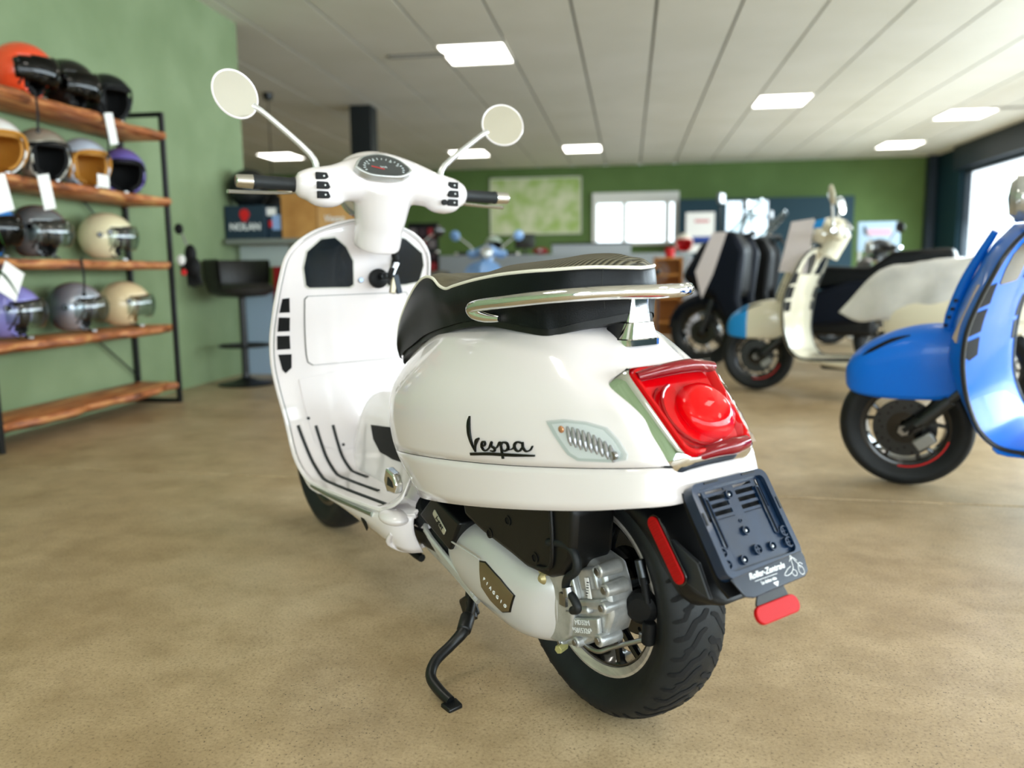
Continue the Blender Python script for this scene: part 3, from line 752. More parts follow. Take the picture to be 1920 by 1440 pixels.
# ---- leg shield details (rays forward, +x)
sfl = Surf([ls]); FW = (1, 0, 0); t3 = lambda y, z: (.75, y, z)
pocket_m = noisy(mat('pocket_dark_gloss', (18, 26, 34), .25, coat=.3), (14, 22, 24), (18, 30, 42), 3, coord='Object')
mat('panel_gap_w', (186, 184, 176), .3, coat=.6)
def inset(c, s): return [(c[0]+(x-c[0])*s, c[1]+(y-c[1])*s) for x, y in c[2]]
for sg in (1, -1):
    P = [(.128, .926), (.092, .930), (.060, .905), (.034, .866), (.024, .800), (.034, .793), (.150, .795), (.160, .802), (.170, .850), (.164, .893)]
    if sg < 0: P = [(.128, .926), (.110, .930), (.098, .905), (.090, .866), (.084, .800), (.092, .793), (.150, .795), (.196, .802), (.204, .850), (.192, .885)]
    P = [(y*sg, z) for y, z in P]
    decal('pocket', sfl, P, t3, FW, .0010, pocket_m, root, t=.0018, sub_n=4)
    decal('pocket_rim', sfl, [((sg*.1 if sg > 0 else -.145)+(y-(sg*.1 if sg > 0 else -.145))*1.07, .86+(z-.86)*1.07) for y, z in P], t3, FW, .0004, MATS['panel_gap_w'], root, t=.0008, sub_n=4)
    vent = [[(.222,.766),(.203,.768),(.200,.727),(.228,.727)], [(.229,.714),(.199,.712),(.198,.673),(.231,.673)], [(.232,.661),(.198,.660),(.196,.621),(.232,.621)], [(.230,.607),(.193,.606),(.194,.566),(.211,.551),(.220,.562)]]
    for q in vent:
        decal('air_vent', sfl, [(sg*y, z) for y, z in q], t3, FW, .0005, matte_black, root, t=.0015, sub_n=3, mods=())
gl = [(.152, .770), (.160, .762), (.150, .600), (.146, .580), (.132, .570), (-.132, .570), (-.146, .580), (-.150, .600), (-.160, .762), (-.152, .770)]
gd = decal('glove_box_gap', sfl, [(y*1.018, .67+(z-.67)*1.018) for y, z in gl], t3, FW, .0006, mat('panel_gap', (120, 122, 120), .6), root, t=.0008, sub_n=5)
decal('glove_box_door', sfl, gl, t3, FW, .0016, white, root, t=.0028, sub_n=5)
# flared lower apron with its own gap line
ap = [(.175, .53), (.160, .42), (.150, .345), (.09, .318), (-.09, .318), (-.150, .345), (-.160, .42), (-.175, .53), (0, .555)]
decal('apron_panel', sfl, ap, t3, FW, .0008, white, root, t=.0022, sub_n=5)
for y, z in ((.158, .415), (.070, .330), (-.07, .330)):
    h, n_ = sfl.hit((.75, y, z), FW); MB().cyl(h-Vector((.003, 0, 0)), h-Vector((.006, 0, 0)), .0045, n=12).build('screw', dark_steel, root)
h, n_ = sfl.hit((.75, .002, .812), FW)
MB().cyl(h, h-Vector((.006, 0, 0)), .008, n=16, bev=.001).build('bag_hook_screw', mat('zinc', (120, 128, 140), .3, metal=.8), root)
# ignition lock with rubber ring, key, fob
h, n_ = sfl.hit((.75, -.048, .815), FW); hx = h.x
MB().lathe([(0, .002), (.026, .002), (.029, .008), (.028, .02), (.022, .024), (0, .024)], (hx, -.048, .815), (-1, 0, 0), 28).build('ignition_lock', matte_black, root)
ky = MB().box((hx-.045, -.052, .822), (.05, .008, .02)).cyl((hx-.024, -.05, .82), (hx-.05, -.05, .82), .009, n=14)
ko = ky.build('key', dark_steel, root, mods=(bev(.002),))
MB().box((hx-.075, -.058, .829), (.026, .008, .034), Matrix.Rotation(.4, 3, 'X')).build('key_head', matte_black, ko, mods=(bev(.003),))
MB().box((hx-.078, -.063, .795), (.012, .018, .048), Matrix.Rotation(.2, 3, 'X')).build('key_fob', mat('fob_metal', (150, 140, 120), .35, metal=.7), ko, mods=(bev(.003),))
MB().box((hx-.080, -.075, .798), (.012, .016, .055), Matrix.Rotation(-.2, 3, 'X')).build('key_tag', navy_m, ko, mods=(bev(.002),))
MB().tube([(hx, -.096, .895), (hx-.02, -.096, .890), (hx-.03, -.098, .872), (hx-.024, -.098, .856)], [.010, .011, .010, .006], 10, smooth=3).build('bag_hook', matte_black, root)
for a, b in ((.045, -.087), (.06, -.074)):
    MB().box((hx-a, b, .842), (.01, .008, .038), Matrix.Rotation(.5, 3, 'X')).build('spare_key', steel, ko)

# ---- floor: raised centre tunnel, rubber strips, chrome strip, side skirt
TU = []
for x, zt, hb, ht in ((1.135, .335, .04, .02), (1.10, .40, .052, .028), (1.04, .462, .055, .042), (.97, .500, .058, .050), (.88, .515, .066, .056), (.78, .52, .080, .060), (.66, .555, .10, .07), (.56, .61, .11, .075), (.48, .66, .10, .07)):
    zb = .245; r = []
    for t, zz in ((1, 0), (1, .25), (1, .55), (.9, .82), (.55, .97), (0, 1), (-.55, .97), (-.9, .82), (-1, .55), (-1, .25), (-1, 0)):
        hw_ = hb*(1-zz)+ht*zz if abs(t) == 1 else (ht+(hb-ht)*.12)
        if zz == 0: hw_ = hb*1.25
        r.append((x, t*hw_, zb+(zt-zb)*zz))
    TU.append(r)
tn = MB().grid(spl2(TU, 4, 3)).build('centre_tunnel', white, root, mods=(solid(.003),))
sft = Surf([tn])
decal('battery_recess', sft, [(.930, .415), (.80, .430), (.62, .44), (.60, .37), (.76, .352), (.86, .352), (.91, .378)], lambda x, z: (x, .4, z), (0, -1, 0), .0012, matte_black, root, t=.002, sub_n=3)
rub_m = mat('floor_rubber', (20, 26, 26), .55)
fz = lambda x: float(np.interp(x, [.5, .6, .7, .85, .95, 1.03], [.289, .279, .271, .260, .254, .253]))
for sg in (1, -1):
    for y1, y2, z1, xe in ((.190, .165, .398, .60), (.140, .124, .392, .75), (.090, .080, .388, .92)):
        pts = []
        for z in np.linspace(z1, .285, 8):
            yy = y1+(y2-y1)*(z1-z)/(z1-.27); h, n_ = sfl.hit((.75, yy*sg, z), FW)
            pts.append((h.x-.0145+.010, yy*sg, z))
        for x in np.linspace(1.03, xe, 7):
            h, n_ = sfl.hit((x, y2*sg, .6), (0, 0, -1)); pts.append((x, y2*sg, h.z+.0005))
        MB().tube(pts, [.0045]*(len(pts)), 8, smooth=2, flat=(.9, (1, 0, 0))).build('floor_strip', rub_m, root)
    # side skirt under the floor with rounded rear end
    SK = []
    for x, y, zt, zb in ((1.085, .197, .262, .262), (1.04, .196, .244, .236), (.95, .195, .247, .225), (.80, .196, .258, .215), (.65, .196, .270, .205), (.56, .193, .276, .196), (.52, .178, .279, .190), (.500, .150, .280, .190)):
        SK.append([(x, sg*(y-.006), zt), (x, sg*(y+.003), zt-.010), (x, sg*(y+.001), zt*.5+zb*.5), (x, sg*(y-.018), zb)])
    MB().grid(spl2(SK, 4, 3)).build('floor_skirt', white, root, mods=(solid(.006, 0),))
    MB().tube([(1.03, sg*.2005, .246), (.9, sg*.2005, .247), (.75, sg*.2015, .256), (.62, sg*.2015, .264)], .0055, 8, smooth=3, flat=(1.2, (0, 0, 1))).build('side_trim_strip', mat('brushed_trim', (150, 156, 146), .3, metal=.9), root)
    MB().ball((.548, sg*.180, .272), (.052, .032, .018)).build('floor_end_cap', white, root)
    MB().tube([(.54, sg*.19, .236), (.565, sg*.186, .206), (.545, sg*.15, .186), (.515, sg*.12, .200)], [.006, .008, .008, .006], 10, smooth=4).build('skirt_end_loop', white, root)
    decal_p = [(.700, .252), (.685, .254), (.655, .222), (.662, .212), (.69, .232)]
    MB().prism(decal_p, (0, sg*.1985, 0), (1, 0, 0), (0, 0, 1), (0, sg*.0025, 0)).build('skirt_slot', matte_black, root)
    # passenger footpeg folded in the corner of the cowl
    fp = MB(); fp.prism([(.615, .345), (.60, .378), (.560, .368), (.548, .345), (.556, .322), (.60, .318)], (0, sg*.150, 0), (1, 0, 0), (0, 0, 1), (0, sg*.022, 0))
    fo = fp.build('passenger_footpeg', chrome, root, mods=(bev(.005, 3),))
    MB().prism([(.592, .338), (.587, .358), (.568, .350), (.562, .337)], (0, sg*.1725, 0), (1, 0, 0), (0, 0, 1), (0, sg*.001, 0)).build('peg_rubber', rub_m, fo)
    FL = [[(.62, sg*.19, .281), (.61, sg*.165, .286), (.60, sg*.12, .30)], [(.575, sg*.192, .286), (.575, sg*.165, .300), (.575, sg*.12, .33)], [(.535, sg*.185, .300), (.535, sg*.155, .335), (.54, sg*.12, .37)], [(.512, sg*.172, .322), (.515, sg*.15, .365), (.53, sg*.12, .42)]]
    MB().grid(spl2(FL, 3, 3)).build('footwell_corner', white, root, mods=(solid(.003, 0),))
MB().box((.66, 0, .225), (.55, .26, .06)).build('frame_floor', black_pl, root, mods=(bev(.02),))

# ---- tail: chrome frame and red lens
TO = np.array((-.130, 0, .658)); TX = np.array((0, -1, 0)); TY = unit((-.116, 0, -.125)); TN = np.cross(TX, TY)
if TN[0] > 0: TN = -TN
def tpnt(u, v, d): d = d if d < .03 else .03+(d-.03)*.5; return tuple(TO+TX*u+TY*v+TN*d)
def tl(rings, m, name, parent=None, cap=True, **k):     # rings: list of (polygon, depth)
    mb = MB(); G = [[tpnt(u, v, d) for (u, v) in poly] for poly, d in rings]; n = len(G[0])
    mb.grid(G, cv=True)
    if cap: mb.f.append(tuple((len(G)-1)*n+i for i in range(n)))
    return mb.build(name, m, parent or root, **k)
def tpoly(s, rnd=.022, top=.098, bot=.078, h=.178, cy=.0, n=6):
    pts = []
    cs = [(top, cy), (bot, h), (-bot, h), (-top, cy)]
    c0 = np.array((0, h/2))
    C = [c0+(np.array(p)-c0)*np.array((s, s if abs(s) <= 1 else s)) for p in cs]
    for i in range(4):
        p = C[i]; a = C[i-1]; b = C[(i+1) % 4]; da = unit(a-p); db = unit(b-p); P0 = p+da*rnd; P1 = p+db*rnd
        for k in range(n+1):
            t = k/n; pts.append(tuple(P0*(1-t)**2+p*2*t*(1-t)+P1*t*t))
    return [tuple(p) for p in spl1([list(p)+[0] for p in pts+[pts[0]]], 1)[:-1, :2]]
fr_o = tl([(tpoly(1.10, .03, .104, .088), -.050), (tpoly(1.09, .03, .104, .088), -.004), (tpoly(1.03), .026), (tpoly(.985), .030), (tpoly(.955), .024), (tpoly(.95), -.02)], chrome, 'tail_light_frame', cap=False)
lens_m = mat('red_lens_plastic', (186, 0, 8), .14, coat=.12, spec=.3)
tl([(tpoly(.955), .0), (tpoly(.955), .028), (tpoly(.93), .040), (tpoly(.885, .02), .042), (tpoly(.82, .02), .032), (tpoly(.78, .02), .024), (tpoly(.4, .02), .022)], lens_m, 'red_lens', fr_o, ang=50)
# inner structure of the lamp: round bulb lens, curved chamber ribs, ledges
bulb = MB(); bulb.lathe([(.054, .0), (.053, .010), (.046, .022), (.030, .030), (0, .034)], tuple(np.array(tpnt(.024, .098, .018))), tuple(TN), 40); bulb.build('bulb_lens', mat('red_inner_lens', (214, 0, 8), .10, coat=.12, spec=.35), fr_o)
ri = MB(); ri.tube([tpnt(-.010+.058*math.cos(a), .100+.060*math.sin(a), .030) for a in np.linspace(1.2, 4.4, 16)], .0035, 8)
ri.tube([tpnt(-.020+.060*math.cos(a), .100+.064*math.sin(a), .026) for a in np.linspace(1.3, 4.2, 16)], .002, 8)
tag(ri.build('lens_rib', mat('red_rib', (130, 2, 10), .1, coat=.6), fr_o), kind='stuff')
led = MB(); led.tube([tpnt(-.05, .172, .022), tpnt(-.015, .172, .034), (tpnt(.025, .172, .038)), tpnt(.060, .168, .032)], [.008, .011, .014, .011], 14, smooth=4); led.build('lower_ledge', mat('dark_red_ledge', (112, 0, 12), .12, coat=.15, spec=.4), fr_o)
tpn = MB(); tpn.tube([tpnt(-.085, .022, .036), tpnt(-.03, .020, .050), tpnt(.03, .018, .052), tpnt(.088, .022, .040)], [.008, .011, .012, .009], 14, smooth=4); tpn.build('upper_ledge', MATS['dark_red_ledge'], fr_o)
# crumpled protective film on the lens: thin clear creased sheet
fm = bpy.data.materials.new('protective_film'); fm.use_nodes = True
glass_nodes(fm, (1, .93, .93)); fm.node_tree.nodes['Fresnel'].inputs[0].default_value = 1.09; MATS['protective_film'] = fm
rng = np.random.RandomState(3); Gf = []
for i in range(15):
    v = .004+.170*i/14; hw_ = .092-.018*i/14; r = []
    for j in range(17):
        t = -1+2*j/16; dome = (1-t**4)*(1-abs(2*i/14-1)**4)
        r.append(tpnt(hw_*t, v, .046+.050*dome+rng.uniform(-.0016, .0016)*(dome > .05)))
    Gf.append(r)
MB().grid(Gf).build('protective_film', fm, fr_o, ang=8)

# ---- direction indicator on the side of the tail
def side(x, z): return (x, .6, z)
ind = [(-.062, .588), (-.092, .594), (-.129, .594), (-.160, .588), (-.180, .572), (-.196, .553), (-.196, .545), (-.176, .539), (-.122, .534), (-.104, .541), (-.077, .569)]
def sc(P, s): c = np.mean(P, 0); return [tuple(c+(np.array(p)-c)*s) for p in P]
ib = decal('indicator', sf, sc(ind, 1.07), side, (0, -1, 0), .0003, mat('indicator_rim', (186, 188, 188), .3, metal=.0, coat=.5), root, t=.003, sub_n=3)
ib2 = decal('indicator_bowl', sf, sc(ind, .90), side, (0, -1, 0), .0034, mat('indicator_reflector', (214, 212, 214), .3, metal=.0, coat=.3), ib, t=.0006, sub_n=3)
for k in range(9):
    t = k/8; x = -.100-.0092*k
    L = .032-.012*abs(t-.3)
    a = np.array((x, .586-.022*t*t)); b = np.array((x-.010, .584-.022*t*t-L)); P = []
    for s in np.linspace(0, 1, 5):
        q = a+(b-a)*s; h, n_ = sf.hit(side(*q), (0, -1, 0)); P.append(h+Vector((0, .0052, 0)))
    MB().tube(P, [.0018, .0040, .0044, .0040, .0016], 8).build('lens_flute', mat('flute_glass', (150, 148, 150), .12, metal=.5), ib)
h, n_ = sf.hit(side(-.090, .580), (0, -1, 0)); MB().ball(h+Vector((0, .006, 0)), (.007, .003, .006), 12, 8).build('bulb', mat('amber_tint', (210, 150, 110), .2, metal=.6), ib)
ic = decal('indicator_cover', sf, sc(ind, 1.0), side, (0, -1, 0), .0042, glass_m, ib, t=.0030, sub_n=3)
h, n_ = sf.hit(side(-.184, .549), (0, -1, 0))
if h: MB().cyl(h+Vector((0, .004, 0)), h+Vector((0, .010, 0)), .0068, n=18, bev=.001).build('lens_screw', steel, ib)
script_badge(sf, .136, .503, -.034, .528, .6, mat('badge_dark_chrome', (40, 44, 42), .18, metal=.8), root)

# ---- seat rail and its pedestal
rail = []
L = [(.130, .146, .748), (.160, .156, .750), (.183, .166, .756), (.188, .170, .766), (.165, .1715, .772), (.12, .172, .777), (.06, .172, .782), (0, .162, .788), (-.055, .138, .793), (-.098, .104, .796), (-.130, .066, .797), (-.149, .030, .797), (-.154, 0, .797)]
path = L+[(x, -y, z) for x, y, z in L[:-1][::-1]]
rr_ = [.006, .010]+[.0115]*(len(path)-4)+[.010, .006]
MB().tube(path, rr_, 14, smooth=4, flat=(1.0, (0, 0, 1))).build('grab_rail', chrome, root)
ped = []
for z, hx_, hy_, cx_ in ((.704, .043, .041, -.058), (.714, .043, .041, -.058), (.716, .040, .038, -.058), (.742, .029, .030, -.066), (.744, .025, .026, -.066), (.772, .020, .021, -.070), (.795, .018, .019, -.074)):
    ped.append([(cx_+a*2*hx_, b*2*hy_, z-.05*max(0, (.72-z)*20)*0) for a, b in rrect(1, 1, .2, 3)])
pm = MB().grid(ped, cv=True); pm.f.append(tuple(range(6*len(ped[0]), 7*len(ped[0]))))
pm.build('rail_pedestal', chrome, root, ang=30)
MB().tube([(-.075, 0, .792), (-.154, 0, .796)], .010, 12).build('rail_bracket', chrome, root)

# ---- rear mudguard, reflectors and number plate carrier
PO = np.array((-.274, 0, .507)); PX = np.array((0., -1, 0)); PY = unit((-.095, 0, -.145)); PN = np.cross(PX, PY)
if PN[0] > 0: PN = -PN
PO = PO+PN*.006
def pp_(u, v, d=0.): return tuple(PO+PX*u+PY*v+PN*d)
PM = Matrix.Identity(4)
for i in range(3): PM[i][0] = PX[i]; PM[i][1] = -PY[i]; PM[i][2] = PN[i]; PM[i][3] = PO[i]
plate_m = noisy(mat('carrier_plastic', (20, 30, 42), .28, spec=.5, coat=.25), (8, 28, 50), (12, 36, 62), 20, bump=.0001, bscale=300)
carrier = MB()
outer = [(x, y+.074) for x, y in rrect(.172, .148, .016, 5)]; innr = [(x, y+.074) for x, y in rrect(.152, .128, .010, 5)]
n = len(outer); V = [pp_(x, y, d) for P, d in ((outer, -.016), (outer, .004), (innr, .004), (innr, -.003)) for x, y in P]
carrier.add(V, [(r*n+i, r*n+(i+1) % n, (r+1)*n+(i+1) % n, (r+1)*n+i) for r in range(3) for i in range(n)])
plate_o = carrier.build('plate_carrier', plate_m, root, mods=())
# floor of the carrier as separate bars between slots so the slots are real gaps
fl_ = MB()
def bar(x0, x1, y0, y1, d=-.004, t=.003): fl_.prism([(x0, -y0), (x1, -y0), (x1, -y1), (x0, -y1)], PM.translation+Vector(PN)*d, PX, -PY, -Vector(PN)*t)
bar(-.077, .077, .060, .138); bar(-.077, .077, .008, .014)
for sg in (-1, 1):
    a, b = (-.077, -.068) if sg < 0 else (.068, .077); bar(a, b, .014, .060)
    a, b = (-.060, -.052) if sg < 0 else (.052, .060); bar(a, b, .014, .060)
    for k in range(4): y = .018+k*.012; a, b = (-.052, -.012) if sg < 0 else (.010, .052); bar(a, b, y, y+.005)
bar(-.012, .010, .014, .060)
fl_.build('carrier_floor', plate_m, plate_o, smooth=False)
back_p = MB().prism([(x, -y) for x, y in [(-.082, .004), (.082, .004), (.084, .15), (.075, .17), (-.075, .17), (-.084, .15)]], PM.translation-Vector(PN)*.020, PX, -PY, -Vector(PN)*.006).build('carrier_back', matte_black, plate_o)
def ring2(name, u, v, r0, r1, m, h=.004, n_=20):
    return MB().lathe([(r0, 0), (r0, h), (r1, h), (r1, 0)], pp_(u, v, -.004), tuple(PN), n_, closed=True).build(name, m, plate_o)
for sg in (-1, 1):               # long slots with raised rims
    for u, v0, v1 in ((.058*sg, .028, .100),):
        P = [(u+.0035*math.cos(a), v0+.0035*math.sin(a)) for a in np.linspace(PI, 2*PI, 7)]+[(u+.0035*math.cos(a), v1+.0035*math.sin(a)) for a in np.linspace(0, PI, 7)]
        MB().tube([pp_(x, y, -.002) for x, y in P], .0013, 6, closed=True).build('slot_rim', plate_m, plate_o)
        MB().prism([(x, -y) for x, y in P], PM.translation-Vector(PN)*.0035, PX, -PY, Vector(PN)*.0008).build('slot', matte_black, plate_o)
for u, v in ((-.072, .108), (-.072, .126), (.070, .104), (.070, .122), (0.0, .118)):
    ring2('boss', u, v, .0085, .0065, plate_m, .006); MB().cyl(pp_(u, v, -.0035), pp_(u, v, -.0028), .0065, n=20).build('boss_hole', matte_black, plate_o)
    MB().box((0, 0, 0), (.011, .002, .003), None, PM @ Matrix.Translation((u, -v, -.001))).box((0, 0, 0), (.002, .011, .003), None, PM @ Matrix.Translation((u, -v, -.001))).build('boss_cross', plate_m, plate_o)
for u, v in ((-.008, .027), (-.006, .086), (-.035, .126), (.034, .120)):
    ring2('screw_seat', u, v, .0075, .0055, plate_m, .005); MB().lathe([(0, .003), (.0022, .0026), (.0034, .0)], pp_(u, v, -.0035), tuple(PN), 14).build('screw', steel, plate_o)
ring2('pin_hole', -.006, .070, .003, .002, plate_m, .002)
for k in range(38):
    v = .062+k*.0019
    if k == 0: rb = MB()
    rb.prism([(-.050, -v), (.050, -v), (.050, -v-.0008), (-.050, -v-.0008)], PM.translation-Vector(PN)*.004, PX, -PY, Vector(PN)*.0003)
tag(rb.build('fine_ribbing', plate_m, plate_o, smooth=False), kind='stuff')
for u, v, w_, h_ in ((-.088+.006, .055, .004, .02), (.083, .06, .004, .02), (-.040, .003, .030, .003), (.045, .003, .030, .003)):
    MB().prism([(u-w_/2, -v+h_/2), (u+w_/2, -v+h_/2), (u+w_/2, -v-h_/2), (u-w_/2, -v-h_/2)], PM.translation+Vector(PN)*.003, PX, -PY, Vector(PN)*.0022).build('carrier_clip', black_pl, plate_o)
# strip with the shop's lettering
st = [(-.083, .146), (.082, .140), (.084, .150), (.078, .172), (.066, .178), (-.055, .181), (-.070, .176)]
strip = MB().prism([(x, -y) for x, y in st], PM.translation+Vector(PN)*.001, PX, -PY, Vector(PN)*.004).build('lettering_strip', noisy(mat('strip_plastic', (18, 26, 38), .25, coat=.4), (5, 16, 28), (9, 26, 44), 9), plate_o, mods=(bev(.0015),))
def ptxt(s, u, v, size, shear=0., bold=0.): return text('lettering', s, size, PM @ Matrix.Translation((u, -v, .0052)) , logo_white, strip, .0002, shear, bold)
ptxt('Roller-Zentrale', -.008, .1520, .0128, .35, .00012); ptxt('La dolce vita', -.012, .1655, .0066, .0, .0001)
mb = MB(); Mx = PM @ Matrix.Translation((0, 0, .0054))
ribbon(mb, [(-.040, -.1600), (.010, -.1600)], [.0003, .0003], Mx, .0003, 2)
mb.add([PM @ Vector(p) for p in [(-.006, -.1705, .0055), (.006, -.1705, .0055), (0, -.1775, .0055)]], [(0, 1, 2)])
for pts in ([(.046, -.150), (.052, -.146), (.058, -.147), (.062, -.152)], [(.052, -.146), (.050, -.153), (.048, -.160), (.040, -.166), (.030, -.168), (.024, -.166), (.034, -.160), (.044, -.157)], [(.056, -.148), (.061, -.156), (.064, -.164)],
            [(.040, -.166), (.044, -.172), (.050, -.171), (.051, -.166), (.046, -.162)], [(.060, -.160), (.057, -.168), (.061, -.174), (.067, -.172), (.068, -.165), (.064, -.160), (.060, -.160)], [(.053, -.142), (.055, -.1445), (.053, -.147), (.051, -.1445), (.053, -.142)], [(.061, -.158), (.066, -.156), (.071, -.160)]):
    ribbon(mb, pts, [.00035]*len(pts), Mx, .0003, 4)
mb.build('scooter_outline_print', logo_white, strip, fixn=False)
MB().prism([(-.040, -.178), (.020, -.178), (.022, -.196), (.008, -.200), (-.052, -.200), (-.050, -.190)], PM.translation-Vector(PN)*.004, PX, -PY, Vector(PN)*.003).build('reflector_bracket', black_pl, plate_o, mods=(bev(.001),))
rp = [(x-.016, -.207+y) for x, y in rrect(.094, .027, .013, 7)]
RB = Matrix.Rotation(0, 4, 'X')
ro = MB().prism(rp, PM.translation-Vector(PN)*.003, PX, -PY, Vector(PN)*.007).build('rear_reflector', red_refl, plate_o, mods=(bev(.0015),))
# mudguard tongue behind the carrier: tapers down around the wheel
FG = []
for x, z, hw_, r0 in ((-.10, .470, .085, .02), (-.18, .455, .088, .02), (-.235, .420, .085, .02), (-.275, .370, .080, .02), (-.296, .338, .070, .02), (-.304, .322, .054, .02), (-.306, .315, .04, .02)):
    nx = .03
    FG.append([(x+.045, hw_, z-.012), (x+.018, hw_*.97, z-.002), (x+.003, hw_*.7, z), (x, 0, z+.002), (x+.003, -hw_*.7, z), (x+.018, -hw_*.97, z-.002), (x+.045, -hw_, z-.012)])
MB().grid(spl2(FG, 4, 3)).build('rear_mudguard', black_pl, root, mods=(solid(.004),))
MB().prism([(-.245, .418), (-.300, .395), (-.325, .345), (-.272, .358)], (0, .084, 0), (1, 0, 0), (0, 0, 1), (0, -.008, 0)).build('reflector_arm', mat('arm_plastic', (34, 37, 40), .45), root, mods=(bev(.002),))
RL = [(x, y) for x, y in rrect(.024, .112, .0118, 7)]
for sg in (1, -1):
    e1 = Vector((-.62, 0, -.80)).normalized(); e2 = Vector((-.80, 0, .62)).normalized()
    c = Vector((-.243, sg*.088, .402))
    b0 = MB().prism([(x*1.25, y*1.05) for x, y in RL], c, e2, e1, (0, sg*.004, 0)).build('side_reflector', gloss_black, root, mods=(bev(.001),))
    MB().prism(RL, c+Vector((0, sg*.004, 0)), e2, e1, (0, sg*.003, 0)).build('reflector_lens', red_refl, b0, mods=(bev(.001),))
    dots = MB()
    for k in range(24):
        dots.tube([c+e2*-.009+e1*(-.048+k*.0042)+Vector((0, sg*.0074, 0)), c+e2*.009+e1*(-.048+k*.0042)+Vector((0, sg*.0074, 0))], .0006, 5)
    tag(dots.build('reflector_rib', mat('reflector_rib_red', (150, 16, 20), .2), b0), kind='stuff')
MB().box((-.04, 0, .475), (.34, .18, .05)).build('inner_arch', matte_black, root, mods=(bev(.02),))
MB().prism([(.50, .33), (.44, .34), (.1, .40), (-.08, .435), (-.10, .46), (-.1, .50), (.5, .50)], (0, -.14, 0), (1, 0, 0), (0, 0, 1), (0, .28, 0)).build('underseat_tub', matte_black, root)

# ---- power unit on the left side
cv = []      # rows along the case from the front to the rounded rear end; columns around the section
for x, zt, zb, yo in ((.40, .262, .195, .105), (.375, .292, .180, .135), (.31, .312, .155, .150), (.235, .322, .140, .158), (.16, .312, .134, .162), (.10, .300, .132, .160), (.05, .298, .138, .150), (.015, .296, .146, .128), (0, .293, .152, .112), (-.004, .290, .156, .104)):
    zc, hz = (zt+zb)/2, (zt-zb)/2; r = []
    for a in np.radians([90, 78, 62, 45, 25, 0, -25, -45, -62, -78, -90]):
        yy = .03+(yo-.03)*abs(math.cos(a))**.42; r.append((x, yy if math.cos(a) > .02 else .03, zc+hz*np.sign(math.sin(a))*abs(math.sin(a))**.85))
    cv.append(r)
case = MB().grid(spl2(cv, 5, 3)).build('drive_cover', silver, root, mods=(solid(.004),))
sfc = Surf([case])
# name plate on the cover: slanted badge with raised letters
bq = [(.205, .262), (.184, .266), (.128, .250), (.086, .232), (.100, .196), (.126, .186), (.164, .196), (.196, .214)]
pl = decal('cover_plate', sfc, sc(bq, 1.05), lambda x, z: (x, .4, z), (0, -1, 0), .0004, dark_steel, root, t=.0012, sub_n=3)
decal('plate_face', sfc, bq, lambda x, z: (x, .4, z), (0, -1, 0), .0012, mat('brushed_plate', (156, 150, 134), .22, metal=1.), pl, t=.0018, sub_n=3)
h0, n0 = sfc.hit((.148, .4, .216), (0, -1, 0))
for k, ch in enumerate('PIAGGIO'):
    t = k/6; x = .182-.072*t; z = .234-.030*t+.0; h, n_ = sfc.hit((x, .4, z), (0, -1, 0))
    if h: text('raised_letter', ch, .0105, frame(h+Vector((0, .0034, 0)), (-1, 0, -.40), (-.40, 0, 1)), logo_white, pl, .0006)
fin_m = mat('fin_silver', (190, 190, 186), .35, metal=.4)
for k in range(4):
    dz = -.013*k; MB().tube([(.500-.008*k, .112, .262+dz), (.482-.008*k, .132-.004*k, .248+dz), (.38-.008*k, .136-.004*k, .212+dz), (.285-.004*k, .136-.004*k, .180+dz*.9)], .0065, 8, smooth=3).build('crankcase_fin', fin_m, root)
for x_, y_ in ((.006, .118), (-.010, .110)):
    MB().tube([(x_, .05+(y_-.05)*abs(math.cos(a_))**.42, .222+(.073)*math.sin(a_)) for a_ in np.radians(np.linspace(88, -88, 22))], .0045, 8).build('cover_flange', alu, case)
MB().tube([(.37, .141, .262), (.31, .156, .270), (.24, .163, .272), (.20, .1635, .270)], .0022, 6, smooth=4).build('cover_crease', silver, case)
MB().prism([(.60, .205), (.56, .235), (.42, .275), (.36, .25), (.24, .18), (.255, .155), (.37, .15)], (0, .04, 0), (1, 0, 0), (0, 0, 1), (0, .075, 0)).build('crankcase', alu, root, mods=(bev(.008, 3),))
jt = MB().prism([(.47, .292), (.40, .352), (.285, .318), (.335, .245)], (0, .10, 0), (1, 0, 0), (0, 0, 1), (0, .055, 0)).build('intake_cover', black_pl, root, mods=(bev(.006, 2),))
jp = MB().prism(rrect(.060, .017, .004, 3), (.372, .155, .300), (-.80, 0, -.60), (-.60, 0, .80), (0, .002, 0)).build('model_plate', mat('pale_plate', (196, 196, 180), .3, metal=.6), jt, mods=(bev(.0008),))
text('plate_print', 'i-get', .019, frame((.370, .1575, .300), (-.80, 0, -.60), (-.60, 0, .80)), matte_black, jp, .0003, .2, .0003)
be = MB(); P = spl1(np.array([(.640, .075, .205), (.585, .085, .225), (.53, .10, .260), (.485, .105, .300)]), 8); rads = [.034+.006*(k % 2) for k in range(len(P))]
be.tube([tuple(p) for p in P], rads, 18).build('bellows_hose', matte_black, root)
